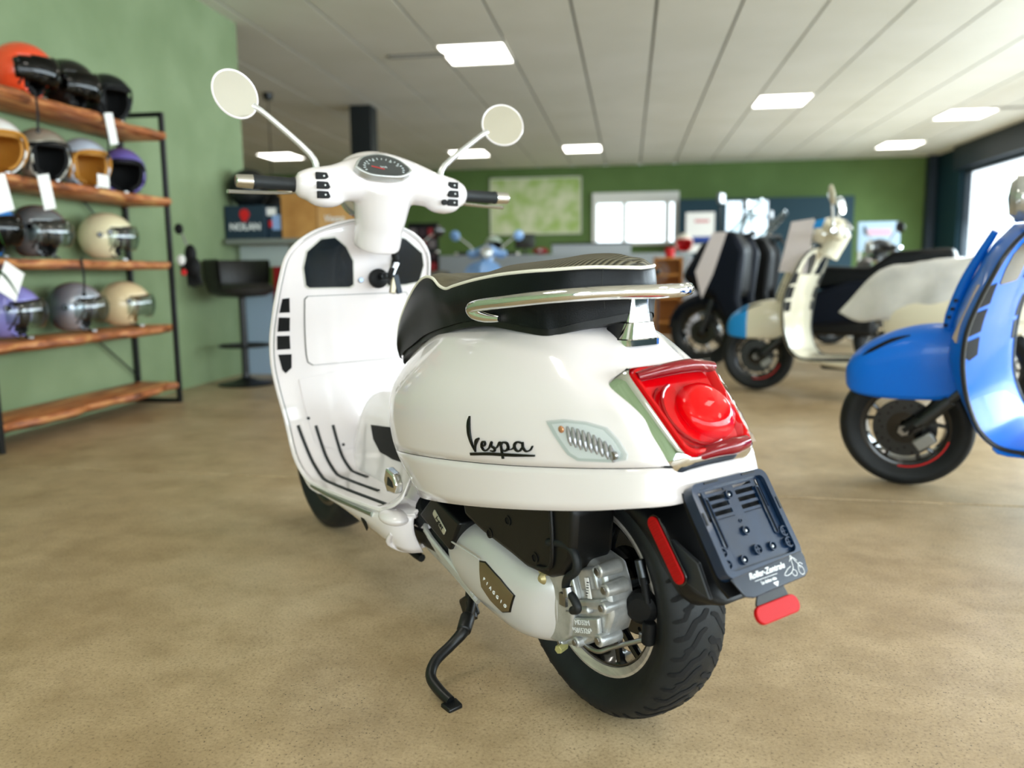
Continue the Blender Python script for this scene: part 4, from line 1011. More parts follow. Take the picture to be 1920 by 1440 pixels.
# air filter box
ab = [(.27, .34), (.28, .385), (.10, .435), (-.07, .455), (-.095, .44), (-.085, .350), (-.060, .316), (-.02, .298), (.05, .296), (.10, .306), (.20, .322)]
abo = MB().prism(ab, (0, .06, 0), (1, 0, 0), (0, 0, 1), (0, .095, 0)).build('air_filter_box', black_pl, root, mods=(bev(.012, 4),))
MB().tube([(-.030, .1565, .44), (-.036, .158, .38), (-.030, .1575, .325), (.01, .157, .312)], .004, 8, smooth=4).build('moulded_rib', black_pl, abo)
for x, z in ((.105, .372), (.17, .330), (.020, .325)):
    MB().lathe([(.010, .0), (.010, .003), (.007, .003), (.007, 0)], (x, .154, z), (0, 1, 0), 18, closed=True).build('screw_well', black_pl, abo); MB().cyl((x, .153, z), (x, .1552, z), .0068, n=16).build('screw_hole', matte_black, abo)
# gear housing around the axle, facing the camera
gh = MB().prism([(.07, .300), (.02, .325), (-.055, .345), (-.105, .335), (-.120, .300), (-.130, .255), (-.115, .215), (-.06, .175), (.0, .150), (.06, .150), (.085, .20)], (0, .048, 0), (1, 0, 0), (0, 0, 1), (0, .058, 0)).build('gear_housing', alu, root, mods=(bev(.008, 3),))
MB().prism([(.06, .300), (-.005, .302), (-.035, .29), (-.045, .25), (-.035, .185), (.0, .158), (.06, .155)], (0, .100, 0), (1, 0, 0), (0, 0, 1), (0, .020, 0)).build('case_flange', alu, gh, mods=(bev(.006, 3),))
for x, z, w_, h_, y_ in ((-.075, .305, .05, .04, .106), (-.085, .262, .07, .018, .108), (-.05, .240, .07, .014, .112), (-.03, .275, .03, .05, .110)):
    MB().box((x, y_, z), (w_, .016, h_), Matrix.Rotation(.35, 3, 'Y')).build('cast_rib', alu, gh, mods=(bev(.005, 3),))
nb = MB().prism([(-.02, .215), (-.105, .245), (-.108, .212), (-.025, .180)], (0, .106, 0), (1, 0, 0), (0, 0, 1), (0, .010, 0)).build('number_boss', alu, gh, mods=(bev(.003, 2),))
eX, eY = (-1, 0, .33), (.33, 0, 1)
text('stamped_number', 'MD32M', .013, frame((-.064, .1168, .222), eX, eY), logo_white, nb, .0003)
text('stamped_number', '*5815326*', .013, frame((-.064, .1168, .207), eX, eY), logo_white, nb, .0003)
lb = MB().box((-.082, .117, .292), (.010, .002, .036), Matrix.Rotation(.25, 3, 'Y')).build('barcode_label', paper, gh)
for k in range(6): MB().box((-.082-.0012*(k-3)*.5, .1185, .278+k*.005), (.006, .0006, .0018 if k % 2 else .001), Matrix.Rotation(.25, 3, 'Y')).build('barcode_bar', matte_black, lb, smooth=False)
for x, z, r in ((-.108, .330, .013), (-.125, .302, .013), (-.118, .268, .012), (-.108, .206, .013), (-.045, .178, .011), (.0, .16, .008)):
    b_ = MB().cyl((x, .07, z), (x, .118, z), r, r*.9, 18, .002).build('bolt_boss', alu, gh); MB().cyl((x, .118, z), (x, .121, z), r*.55, n=6, bev=.0006).build('bolt_head', steel, gh)
MB().lathe([(0, .004), (.020, .003), (.028, -.004), (.030, -.02), (0, -.02)], (-.150, .060, .262), (-.45, .9, .0), 28).build('rubber_cap', matte_black, gh)
MB().tube([(-.02, .155, .365), (-.055, .150, .372), (-.085, .148, .362), (-.090, .148, .335), (-.065, .148, .312), (-.058, .146, .290), (-.078, .146, .280), (-.088, .145, .264), (-.070, .142, .254)], .0075, 12, smooth=5).build('breather_hose', rubber, root)
MB().lathe([(.0085, -.008), (.0095, -.008), (.0095, .008), (.0085, .008)], (-.064, .146, .287), (.3, 0, 1), 20, closed=True).box((-.050, .146, .268), (.018, .006, .022)).build('hose_clamp', steel, root)
MB().cyl((.010, .118, .300), (.006, .150, .306), .013, n=6, bev=.001).cyl((.004, .148, .290), (.004, .158, .290), .011, .008, 18, .003).build('oil_plug', mat('brass_plug', (176, 164, 120), .4, metal=.6), root)
MB().cyl((.0, .105, .152), (-.008, .128, .152), .008, n=6, bev=.001).build('drain_plug', mat('yellow_marked_plug', (170, 166, 110), .4, metal=.4), root)
MB().tube([(-.045, .100, .172), (-.085, .100, .172), (-.110, .085, .186), (-.165, .055, .214)], .0042, 10, smooth=4).build('brake_line', steel, root)
MB().cyl((-.165, .055, .205), (-.168, .055, .245), .012, n=16, bev=.002).build('line_fitting', matte_black, root)
MB().cyl((-.150, .052, .318), (-.160, .052, .275), .007, n=12).build('sensor_cable_end', matte_black, root)
MB().box((-.155, .052, .212), (.020, .016, .016)).build('banjo_bolt', steel, root, mods=(bev(.003),))
MB().cyl((-.138, .05, .345), (-.152, .05, .305), .009, n=12, bev=.001).build('sensor', dark_steel, root)
# ---- side stand
ss = MB().tube([(.395, .06, .155), (.365, .085, .118), (.335, .105, .080)], [.016, .015, .014], 12, smooth=3).build('stand_leg', black_steel, root)
MB().box((.36, .095, .095), (.05, .02, .05), Matrix.Rotation(.6, 3, 'Y')).build('stand_bracket', black_steel, root, mods=(bev(.006),))
MB().tube([(.352, .088, .125), (.318, .118, .108), (.276, .158, .092), (.272, .192, .070), (.262, .236, .052), (.240, .260, .036), (.205, .262, .024), (.170, .256, .014)], [.010, .010, .013, .011, .011, .011, .011, .010], 14, smooth=5).build('side_stand', black_steel, root)
MB().tube([(.300, .134, .106), (.272, .163, .090)], [.017, .016], 10).build('stand_lug', black_steel, root, mods=(bev(.004),))
MB().prism([(.180, .238), (.150, .240), (.146, .272), (.178, .274)], (0, 0, .002), (1, 0, 0), (0, 1, 0), (0, 0, .010)).build('stand_foot', black_steel, root, mods=(bev(.003),))
MB().tube([(.80, .12, .205), (.62, .11, .16), (.56, .105, .150)], .010, 8, smooth=4).build('exhaust_stay', matte_black, root)
# ================================================================== helmet shelf on the left
wood_m = mat('live_edge_wood', (176, 112, 62), .45)
def wood_nodes():
    n, l, b = nodes(wood_m)
    tc = n.new('ShaderNodeTexCoord'); mp = n.new('ShaderNodeMapping'); mp.inputs['Scale'].default_value = (14, 1.6, 14); l.new(tc.outputs['Object'], mp.inputs[0])
    t = n.new('ShaderNodeTexNoise'); t.inputs['Scale'].default_value = 2.2; t.inputs['Detail'].default_value = 6; t.inputs['Distortion'].default_value = .8; l.new(mp.outputs[0], t.inputs[0])
    r = n.new('ShaderNodeValToRGB'); e = r.color_ramp.elements; e[0].position = .32; e[0].color = (*sl((104, 56, 30)), 1); e[1].position = .72; e[1].color = (*sl((214, 160, 98)), 1)
    x = e.new(.5); x.color = (*sl((168, 98, 54)), 1); l.new(t.outputs[0], r.inputs[0]); l.new(r.outputs[0], b.inputs['Base Color'])
wood_nodes()
SX0, SX1, SY0, SY1 = -3.22, -2.93, 3.32, 4.86
sh = thing('helmet_shelf', 'tall black steel shelf with live-edge wooden boards carrying helmets, against the green wall', 'shelf', ((SX0+SX1)/2, (SY0+SY1)/2, 0))
ox, oy = (SX0+SX1)/2, (SY0+SY1)/2
for y in (SY0, SY1):
    for x in (SX0, SX1):
        MB().box((x-ox, y-oy, .925), (.026, .030, 1.85)).build('post', black_steel, sh, smooth=False, mods=(bev(.002),))
    for z in (.013, 1.837): MB().box((0, y-oy, z), (SX1-SX0, .030, .026)).build('cross_bar', black_steel, sh, smooth=False)
SHZ = [1.725, 1.318, .918, .515, .135]
for k, z in enumerate(SHZ):
    rs = np.random.RandomState(k+2); N = 40; V = []
    for i in range(N+1):
        y = SY0-.0+(SY1-SY0)*i/N-oy; w_ = .018*math.sin(i*.35+k)+.010*math.sin(i*.93+k*2)+rs.uniform(-.002, .002)
        xf = SX1-ox+.010+w_; V.append([(SX0-ox+.005, y, z-.048), (xf-.022, y, z-.050), (xf+.002, y, z-.030), (xf, y, z-.006), (xf-.006, y, z), (SX0-ox+.005, y, z)])
    mb = MB().grid(V, cv=True); mb.f += [tuple(range(6)), tuple(N*6+i for i in range(6))]
    mb.build('board', wood_m, sh, ang=50)
for z0, z1 in ((.94, 1.27), (.16, .46)):
    MB().tube([(SX0-ox+.015, SY1-oy, z0), (SX0-ox+.015, SY1-oy-.42, z1)], .006, 6).build('brace', black_steel, sh)

def part_sphere(c, rad, keep, n=48, m=32, rot=None):
    V, Fc = [], []
    for j in range(m+1):
        th = PI*j/m
        for k in range(n):
            a = 2*PI*k/n; V.append(Vector((math.sin(th)*math.cos(a)*rad[0], math.sin(th)*math.sin(a)*rad[1], math.cos(th)*rad[2])))
    for j in range(m):
        for k in range(n):
            f = (j*n+k, (j+1)*n+k, (j+1)*n+(k+1) % n, j*n+(k+1) % n); cc = sum((V[i] for i in f), Vector())/4
            if keep(cc.x/rad[0], cc.y/rad[1], cc.z/rad[2]): Fc.append(f)
    used = sorted({i for f in Fc for i in f}); mp = {i: k for k, i in enumerate(used)}
    return MB().add([V[i]+Vector(c) for i in used], [tuple(mp[i] for i in f) for f in Fc])
vis_clear = bpy.data.materials.new('smoke_visor'); vis_clear.use_nodes = True; glass_nodes(vis_clear, (.80, .84, .84)); vis_clear.node_tree.nodes['Fresnel'].inputs[0].default_value = 1.9
vis_dark = bpy.data.materials.new('dark_visor'); vis_dark.use_nodes = True; glass_nodes(vis_dark, (.10, .10, .10))
def helmet(label, loc, rz, shell, lining, visor=None, group=None, trim=None, dot=False, s=1.):
    t = thing('helmet', label, 'helmet', loc, rz, group); t.scale = (1.1,)*3
    c = (0, 0, .128)
    face = lambda x, y, z: not (x > .30 and z < .38 and abs(y) < .86+.1*z) and z > -.86
    part_sphere(c, (.142*s, .122*s, .130*s), face).build('shell', shell, t, mods=(solid(.008), ), ang=60)
    part_sphere(c, (.128*s, .108*s, .118*s), lambda x, y, z: not (x > .45 and z < .25 and abs(y) < .8) and z > -.9, 32, 20).build('lining', lining, t, mods=(solid(.012),), ang=60)
    # padded rim around the face opening
    R = [(.142*s*math.sqrt(max(0, 1-yy*yy-zz*zz))*.99, .122*s*yy, .128+.130*s*zz) for yy, zz in ((.80, -.80*.72), (.88, -.30), (.86, .05), (.70, .32), (.35, .40), (0, .41), (-.35, .40), (-.70, .32), (-.86, .05), (-.88, -.30), (-.80, -.80*.72))]
    MB().tube(R, .0085 if trim else .005, 8, smooth=3).build('rim_trim', trim or lining, t)
    if visor:
        vz = part_sphere((.010, 0, .128), (.152*s, .130*s, .137*s), lambda x, y, z: x > .12 and -.58+.25*(1-x) < z < .44-.2*(1-x), 64, 40)
        vz.build('visor', visor, t, mods=(solid(.0025),), ang=60)
        for sg in (-1, 1):
            MB().cyl((.035, sg*.120*s, .150), (.035, sg*.132*s, .150), .014, n=16, bev=.002).build('visor_pivot', gloss_black, t)
    for sg in (-1, 1):
        MB().tube([(.03, sg*.085, .03), (.055, sg*.045, .008), (.075, sg*.012, .006)], .007, 6, flat=(.3, (0, 0, 1)), smooth=3).build('chin_strap', matte_black, t)
    MB().box((.085, .0, .009), (.022, .018, .010)).build('buckle', steel, t)
    if dot:
        MB().cyl((-.015, -.121*s, .135), (-.015, -.129*s, .135), .014, n=16, bev=.001).build('side_emblem', dot, t)
    return t
lin_b = mat('helmet_lining', (12, 13, 14), .8); tan = mat('tan_leather', (186, 128, 46), .55)
orange = mat('orange_shell', (238, 78, 40), .25, coat=1.); ivory = mat('ivory_shell', (226, 216, 178), .25, coat=1.)
beige = mat('beige_shell', (222, 200, 158), .28, coat=1.); lilac = mat('lilac_shell', (138, 134, 204), .3, coat=1.)
purple = mat('purple_shell', (104, 92, 168), .3, coat=1.); lblue = mat('pale_blue_shell', (188, 200, 216), .25, coat=1.)
warmsil = mat('warm_silver_shell', (170, 164, 150), .3, metal=.4, coat=1.); wht = mat('white_shell', (230, 230, 226), .25, coat=1.)
bluesh = mat('blue_shell', (22, 126, 206), .3, coat=1.); navsil = mat('navy_silver_shell', (152, 160, 176), .2, metal=.5, coat=1.)
def twotone(m, c1, c2, pos=.5):
    n, l, b = nodes(m); tc = n.new('ShaderNodeTexCoord'); sp = n.new('ShaderNodeSeparateXYZ'); l.new(tc.outputs['Object'], sp.inputs[0])
    mr = n.new('ShaderNodeMapRange'); mr.inputs[1].default_value = -.10; mr.inputs[2].default_value = .02; l.new(sp.outputs[0], mr.inputs[0])
    mx = n.new('ShaderNodeMix'); mx.data_type = 'RGBA'; mx.inputs[6].default_value = (*sl(c1), 1); mx.inputs[7].default_value = (*sl(c2), 1)
    l.new(mr.outputs[0], mx.inputs[0]); l.new(mx.outputs[2], b.inputs['Base Color'])
twotone(navsil, (20, 32, 58), (176, 182, 194)); blksil = mat('black_silver_shell', (90, 94, 98), .25, metal=.4, coat=1.); twotone(blksil, (12, 14, 16), (128, 132, 136))
matshell = mat('matte_black_shell', (14, 18, 20), .45)
HX = -3.07; q = math.radians; zt = [z+.001 for z in SHZ]
G_ = 'helmets on the shelf'
H = [
 ('orange open-face helmet with dark visor at the left end of the top board', (3.86, zt[0]), q(14), orange, lin_b, vis_dark, None, False),
 ('black helmet between the orange helmet and the matte one on the top board', (4.19, zt[0]), q(15), gloss_black, lin_b, vis_dark, None, False),
 ('matte black helmet at the right end of the top board', (4.53, zt[0]), q(-8), matshell, lin_b, None, None, False),
 ('white helmet with tan leather rim cut by the left edge, second board', (3.62, zt[1]), q(-22), wht, tan, None, tan, False),
 ('silver grey helmet with black opening, second board', (3.94, zt[1]), q(-12), warmsil, lin_b, None, None, False),
 ('pale blue helmet with tan leather rim, second board', (4.27, zt[1]), q(-18), lblue, tan, None, tan, False),
 ('purple helmet with wide black opening at the right end of the second board', (4.63, zt[1]), q(-48), purple, lin_b, None, None, False),
 ('bright blue helmet cut by the left edge on the middle board', (3.50, zt[2]), q(20), bluesh, lin_b, vis_dark, None, False),
 ('black and silver helmet with clear visor on the middle board', (3.86, zt[2]), q(12), blksil, lin_b, vis_clear, None, False),
 ('ivory helmet with bubble visor and black dot at the right end of the middle board', (4.43, zt[2]), q(28), ivory, lin_b, vis_clear, None, gloss_black),
 ('lilac helmet with clear visor at the left of the fourth board', (3.61, zt[3]), q(25), lilac, lin_b, vis_clear, None, gloss_black),
 ('navy and silver helmet with round black dot on the fourth board', (4.10, zt[3]), q(25), navsil, lin_b, vis_clear, None, gloss_black),
 ('beige helmet with brown lining and bubble visor at the right end of the fourth board', (4.55, zt[3]), q(30), beige, mat('brown_lining', (112, 82, 40), .7), vis_clear, None, False)]
for lb, (y, z), rz, sh_, li, vi, tr, dt in H:
    helmet(lb, (HX, y, z), rz, sh_, li, vi, G_, tr, dt, 1.0)
MB_ = MB
def card(label, p, w, h, tilt, yaw=0., parent_m=paper):
    t = thing('price_tag', label, 'tag', p, yaw, 'paper price tags')
    R = Matrix.Rotation(tilt, 3, 'X')
    MB().box((0, 0, -h/2), (.0015, w, h), R).build('card', parent_m, t, smooth=False, mods=(bev(.0006),))
    MB().tube([(0, 0, .0), (-.01, 0, .025), (-.03, .0, .04)], .0015, 5).build('string', matte_black, t)
card('long white price tag hanging from the top board near its right end', (-2.885, 4.28, 1.735), .075, .17, .22)
card('white price tag hanging at the left edge below the second board', (-2.885, 3.42, 1.30), .11, .17, .25)
card('white price tag hanging from the second board under the silver helmet', (-2.885, 3.72, 1.335), .085, .17, .20)
card('small white price tag standing before the pale blue helmet', (-2.875, 4.16, 1.385), .10, .07, .0)
card('white price tag tilted in front of the lilac helmet at the left edge', (-2.88, 3.42, .885), .13, .15, -.5)
for lb, y, z0, z1 in (('black helmet strap hanging below the orange helmet', 3.71, 1.74, 1.55), ('black helmet strap hanging at the long price tag', 4.25, 1.72, 1.50), ('black helmet strap hanging from the middle board', 3.95, .93, .74)):
    t = thing('hanging_strap', lb, 'strap', (-2.895, y, z0), group='helmet straps hanging over the boards')
    MB().tube([(0, 0, 0), (.004, .005, (z1-z0)*.5), (0, .0, z1-z0)], .009, 6, flat=(.25, (1, 0, 0)), smooth=4).build('webbing', matte_black, t)
    MB().box((0, 0, z1-z0-.008), (.01, .022, .018)).build('clip', gloss_black, t)
# gloves and small gear hanging at the right post
t = thing('hanging_gloves', 'black gloves with red and white patches hanging on the right post of the shelf', 'gloves', (-2.85, 4.93, .80))
gv = MB(); gv.ball((.03, 0, .08), (.055, .03, .075)); gv.ball((.02, 0, .17), (.04, .028, .06))
for k in range(4): gv.tube([(.00+.022*k, 0, .05), (-.005+.026*k, .005, -.01), (-.004+.028*k, .01, -.05+.008*abs(k-1))], [.013, .012, .009], 8, smooth=3)
gv.tube([(-.02, 0, .12), (-.045, .005, .09), (-.05, .01, .05)], [.012, .012, .009], 8, smooth=3)
gv.build('glove', matte_black, t); MB().ball((-.035, -.022, .13), (.028, .016, .034)).build('white_patch', paper, t); MB().ball((-.020, -.026, .05), (.020, .014, .022)).build('red_patch', red_plain, t)
MB().tube([(0, 0, .22), (-.03, 0, .30), (-.05, 0, .34)], .006, 6).build('hook', steel, t); MB().ball((-.045, -.01, .33), (.030, .02, .035)).build('wrist_strap', matte_black, t)
# plant leaf reaching in at the left edge
leaf_m = mat('leaf_green', (34, 92, 30), .45)
t = thing('potted_plant', 'green plant with long narrow leaves reaching in at the left edge', 'plant', (-2.92, 2.78, 0))
MB().lathe([(0, 0), (.10, 0), (.13, .24), (.12, .24), (.11, .20), (0, .20)], (0, 0, 0), (0, 0, 1), 28).build('pot', mat('grey_pot', (90, 92, 90), .6), t)
for k, (dx, dy, h) in enumerate(((.16, .54, .86), (.18, .46, 1.12), (-.06, .2, 1.2), (.1, .12, 1.0), (-.05, -.15, 1.15), (.16, -.1, .9))):
    P = [(0, 0, .2), (dx*.1, dy*.1, h*.75), (dx*.5, dy*.5, h*1.06), (dx*.85, dy*.85, h), (dx, dy, h*.86)]
    MB().tube(P, [.004, .008, .020, .016, .001], 6, flat=(.12, (0, 0, 1)), smooth=5).build('leaf', leaf_m, t)

# ================================================================== bar counter corner
cnt = thing('bar_counter', 'grey bar counter with thin top behind the stool, left of the white scooter', 'counter', (-2.6, 6.35, 0))
MB().box((.05, 0, 1.095), (1.3, .50, .04)).build('counter_top', mat('counter_top_grey', (118, 122, 116), .35), cnt, mods=(bev(.004),))
MB().box((-.46, -.02, .36), (.30, .03, .72), Matrix.Rotation(-.06, 3, 'Z')).build('side_panel', mat('pale_blue_panel', (150, 168, 190), .5), cnt, mods=(bev(.003),))
MB().box((-.36, -.05, .98), (.42, .03, .17)).build('upper_panel', mat('pale_grey_panel', (166, 176, 172), .5), cnt)
MB().box((-.20, -.03, .50), (.19, .05, .82)).build('red_panel', mat('dark_red_panel', (140, 16, 22), .5), cnt)
MB().box((.35, .15, .54), (.7, .03, 1.06)).build('back_panel', mat('dark_counter_panel', (26, 26, 28), .6), cnt)
MB().box((.62, .05, .54), (.04, .4, 1.06)).build('leg', black_steel, cnt)
MB().cyl((-.10, -.2, .34), (.5, -.2, .34), .012, n=10).build('foot_rail', steel, cnt)
st_ = thing('bar_stool', 'dark bar stool with low rounded back on a round foot plate', 'stool', (-2.88, 5.70, 0))
MB().lathe([(0, .0), (.20, .004), (.205, .012), (.10, .03), (.03, .06), (.026, .10)], (0, 0, 0), (0, 0, 1), 40).build('foot_plate', black_steel, st_)
MB().cyl((0, 0, .05), (0, 0, .68), .026, n=16).build('column', black_steel, st_)
MB().tube([(.18*math.cos(a), .18*math.sin(a), .30) for a in np.linspace(0, 2*PI, 25)[:-1]], .009, 8, closed=True).tube([(.18, 0, .30), (-.18, 0, .30)], .007, 8).build('foot_ring', black_steel, st_)
MB().lathe([(0, .66), (.17, .67), (.235, .70), (.245, .73), (.20, .765), (0, .77)], (0, 0, 0), (0, 0, 1), 40).build('seat', mat('dark_vinyl', (24, 22, 20), .5), st_)
MB().lathe([(.235, .70), (.262, .80), (.270, .93), (.255, .945), (.238, .92), (.225, .78)], (0, 0, 0), (0, 0, 1), 30, closed=True, a0=.3, a1=PI+.6).build('backrest', MATS['dark_vinyl'], st_)
zc_ = 1.116
def labelled_box(name, label, cat, c, size, m, rz=0., group=None):
    t = thing(name, label, cat, (c[0], c[1], zc_ if len(c) < 3 else c[2]), rz, group)
    MB().box((0, 0, size[2]/2), size).build('carton', m, t, mods=(bev(.004),)); return t
nb_m = mat('navy_carton', (22, 44, 60), .6); cb_m = noisy(mat('brown_cardboard', (176, 124, 62), .75), (160, 110, 52), (190, 140, 76), 5)
cb2 = noisy(mat('light_cardboard', (198, 150, 92), .75), (188, 140, 82), (206, 160, 102), 5)
t = labelled_box('helmet_box', 'dark blue box with red round emblem on the counter', 'box', (-3.055, 6.32), (.34, .30, .265), nb_m)
MB().lathe([(0, 0), (.042, 0), (.042, .003), (0, .003)], (0, -.152, .195), (0, -1, 0), 28).box((0, -.154, .155), (.045, .003, .03)).build('round_emblem', red_plain, t)
text('box_print', 'NOLAN', .075, frame((0, -.1535, .095), (1, 0, 0), (0, 0, 1)), logo_white, t, .001, 0, .002)
t = labelled_box('helmet_box', 'narrow dark box with pale pictures beside the box with the red emblem', 'box', (-2.825, 6.35), (.11, .28, .26), nb_m)
MB().box((.02, -.142, .13), (.07, .004, .12)).build('blue_print', mat('pale_blue_print', (140, 168, 214), .6), t); MB().box((-.02, -.142, .215), (.08, .004, .06)).build('pale_print', paper, t)
MB().box((-.03, -.1425, .12), (.03, .004, .05)).build('red_print', red_plain, t)
labelled_box('cardboard_box', 'brown cardboard box left of the lighter one on the counter', 'box', (-2.61, 6.36), (.29, .34, .34), cb_m, group='cardboard boxes on the counter')
t = labelled_box('cardboard_box', 'light brown cardboard box on the counter right behind the left grip', 'box', (-2.275, 6.36), (.36, .34, .34), cb2, group='cardboard boxes on the counter')
text('box_print', 'Vespa', .07, frame((-.04, -.172, .15), (1, 0, 0), (0, 0, 1)), logo_white, t, .001, .2, .001)
labelled_box('cardboard_box', 'cardboard box lying on top of the brown one at the back', 'box', (-2.60, 6.40, zc_+.341), (.42, .26, .10), cb_m, group='cardboard boxes on the counter')
helmet('black helmet standing on the dark blue box with the red emblem', (-3.075, 6.32, zc_+.266), q(70), matshell, lin_b, None, None, None, False, 1.12)
t = thing('wall_column', 'square black steel column reaching to the ceiling behind the handlebar', 'column', (-3.30, 9.99, 0)); MB().box((0, 0, ZC/2), (.27, .27, ZC)).build('shaft', mat('column_black', (16, 22, 24), .5), t, mods=(bev(.006),)); MB().box((0, 0, .03), (.36, .36, .06)).build('foot', black_steel, t)
t = thing('pendant_lamp', 'small black pendant lamp canopy with thin cord at the recess ceiling', 'lamp', (-4.12, 9.05, 0)); MB().cyl((0, 0, ZC-.07), (0, 0, ZC), .05, .06, 20).build('canopy', black_steel, t); MB().cyl((0, 0, 1.75), (0, 0, ZC-.06), .006, n=6).build('cord', matte_black, t); MB().lathe([(.02, .16), (.05, .15), (.15, .02), (.15, 0), (.14, .01), (.04, .13)], (0, 0, 1.62), (0, 0, 1), 28).build('shade', matte_black, t)

# ================================================================== far end of the shop
t = thing('wall_map', 'large pale green map poster on the rear wall', 'map', (-1.86, YB-.012, 2.14))
map_m = noisy(mat('map_print', (180, 196, 130), .6), (150, 178, 92), (206, 210, 176), 3.2, detail=8); MB().box((0, 0, 0), (1.80, .016, 1.10)).build('sheet', map_m, t, smooth=False)
for x, z, w_, h_ in ((0, .545, 1.84, .03), (0, -.545, 1.84, .03), (-.905, 0, .03, 1.1), (.905, 0, .03, 1.1)): MB().box((x, -.006, z), (w_, .03, h_)).build('frame', mat('map_frame', (196, 198, 180), .5), t, smooth=False)
t = thing('teal_partition', 'dark teal partition panel across the rear wall with posters and windows', 'partition', (2.46, YB-.75, 0))
tp_ = MB()
for x0, x1, z0, z1 in ((-1.55, -.69, 0, 2.14), (1.55-.0, .06, 0, 2.14), (-.69, .06, 0, 1.42), (-.69, .06, 2.10, 2.14), (-.40, -.37, 1.42, 2.1)): tp_.box(((x0+x1)/2, 0, (z0+z1)/2), (abs(x1-x0), .08, z1-z0))
tp_.build('board', teal_m, t, smooth=False)
pane_m = mat('backlit_pane', (225, 238, 248), .4, emit=(214, 234, 250), estr=1.1)
MB().box((-.545, 0, 1.76), (.28, .02, .66)).build('lit_window', pane_m, t, smooth=False); MB().box((-.155, 0, 1.76), (.42, .02, .66)).build('lit_window', pane_m, t, smooth=False)
MB().box((-.155, -.05, 1.80), (.46, .03, .03)).build('window_bar', teal_m, t, smooth=False)
t = thing('notice_poster', 'white notice with red print and blue stripe on the teal partition', 'poster', (1.30, YB-.81, 1.68)); MB().box((0, 0, .0), (.52, .01, .44)).build('sheet', paper, t, smooth=False); MB().box((0, -.002, -.27), (.52, .01, .10)).build('blue_stripe', mat('blue_stripe', (30, 60, 140), .6), t, smooth=False); MB().box((.03, -.008, .06), (.26, .004, .05)).build('red_print_line', mat('pale_red_print', (206, 130, 134), .6), t, smooth=False)
t = thing('notice_strip', 'small white strip below the notice on the teal partition', 'poster', (1.28, YB-.81, 1.24)); MB().box((0, 0, 0), (.52, .01, .15)).build('sheet', paper, t, smooth=False)
desk_m = mat('desk_grey', (150, 156, 158), .5)
t = thing('reception_desk', 'light grey reception desk with raised screen in the rear of the shop', 'desk', (-.9, 12.2, 0))
MB().box((-.15, 0, .55), (3.9, .6, 1.08)).build('desk_body', desk_m, t, mods=(bev(.01),)); MB().box((.35, -.25, 1.12), (1.15, .06, .22)).build('screen_panel', mat('screen_panel_grey', (164, 170, 174), .5), t, mods=(bev(.006),)); MB().box((.35, -.25, 1.24), (1.19, .09, .025)).build('screen_cap', black_steel, t)
t = thing('computer_monitor', 'small dark monitor on the reception desk', 'monitor', (-1.55, 12.1, 1.092)); MB().box((0, 0, .20), (.30, .03, .22)).build('screen', gloss_black, t, mods=(bev(.004),)); MB().cyl((0, 0, 0), (0, 0, .12), .015).box((0, 0, .006), (.16, .12, .012)).build('stand', black_steel, t)
helmet('pale green and white helmet on the reception desk', (-2.02, 12.05, 1.09), q(-70), mat('pale_green_shell', (190, 208, 190), .3, coat=.8), lin_b, None, 'helmets on the reception desk', None, False)
helmet('red and white helmet on the far desk below the rear window', (.80, 12.2, 1.092), q(-90), mat('cream_white_shell', (226, 220, 206), .3), red_plain, None, 'helmets on the reception desk', None, False)
t = thing('red_cushion', 'small red item lying on the reception desk', 'bag', (-1.30, 12.0, 1.092)); b_ = MB(); b_.ball((0, 0, .05), (.12, .08, .05)); b_.build('pouch', mat('dull_red', (150, 40, 44), .7), t); MB().box((0, -.08, .06), (.05, .01, .02)).build('label', paper, t)
wood2 = mat('amber_wood', (190, 126, 56), .6)
t = thing('wooden_rack', 'amber wooden crate rack behind the seat of the white scooter', 'rack', (.48, 10.2, 0))
for x in (-.16, .16): MB().box((x, 0, .5), (.03, .3, 1.0)).build('upright', wood2, t, smooth=False)
for z in (.2, .5, .78, .98): MB().box((0, 0, z), (.35, .3, .025)).build('shelf_board', wood2, t, smooth=False)
MB().box((0, .14, .5), (.32, .01, .96)).build('back_board', wood2, t, smooth=False)
t = thing('desk_fan', 'round metal fan standing by the wooden rack', 'fan', (.33, 9.5, 0)); MB().lathe([(0, 0), (.12, 0), (.12, .02), (.02, .03)], (0, 0, 0), (0, 0, 1), 20).cyl((0, 0, 0), (0, 0, .72), .012).build('stand', dark_steel, t)
fg = MB()
for r in (.12, .09, .06, .03): fg.tube([(r*math.cos(a), -.03, .82+r*math.sin(a)) for a in np.linspace(0, 2*PI, 25)[:-1]], .004, 6, closed=True)
fg.build('grille', steel, t); MB().ball((0, 0, .82), (.04, .05, .04)).build('hub', dark_steel, t)
t = thing('red_bucket', 'small red tin on top of the wooden rack', 'tin', (.50, 10.2, .995)); MB().lathe([(0, 0), (.05, 0), (.065, .12), (.06, .12), (.05, .02)], (0, 0, 0), (0, 0, 1), 20).build('tin', red_plain, t); MB().lathe([(.066, .118), (.068, .124), (.064, .124)], (0, 0, 0), (0, 0, 1), 20, closed=True).build('rim', steel, t)
t = thing('paper_bag', 'crumpled pale paper sheet hanging at the right of the wooden rack', 'sheet', (.79, 10.0, .0)); mb = MB(); rs = np.random.RandomState(4)
mb.grid([[(-.10+.05*j-.02*i*.5, rs.uniform(-.02, .02), .98-.19*i) for j in range(5)] for i in range(6)]); mb.build('sheet', mat('pale_lilac_paper', (196, 196, 206), .8), t, mods=(solid(.002),))
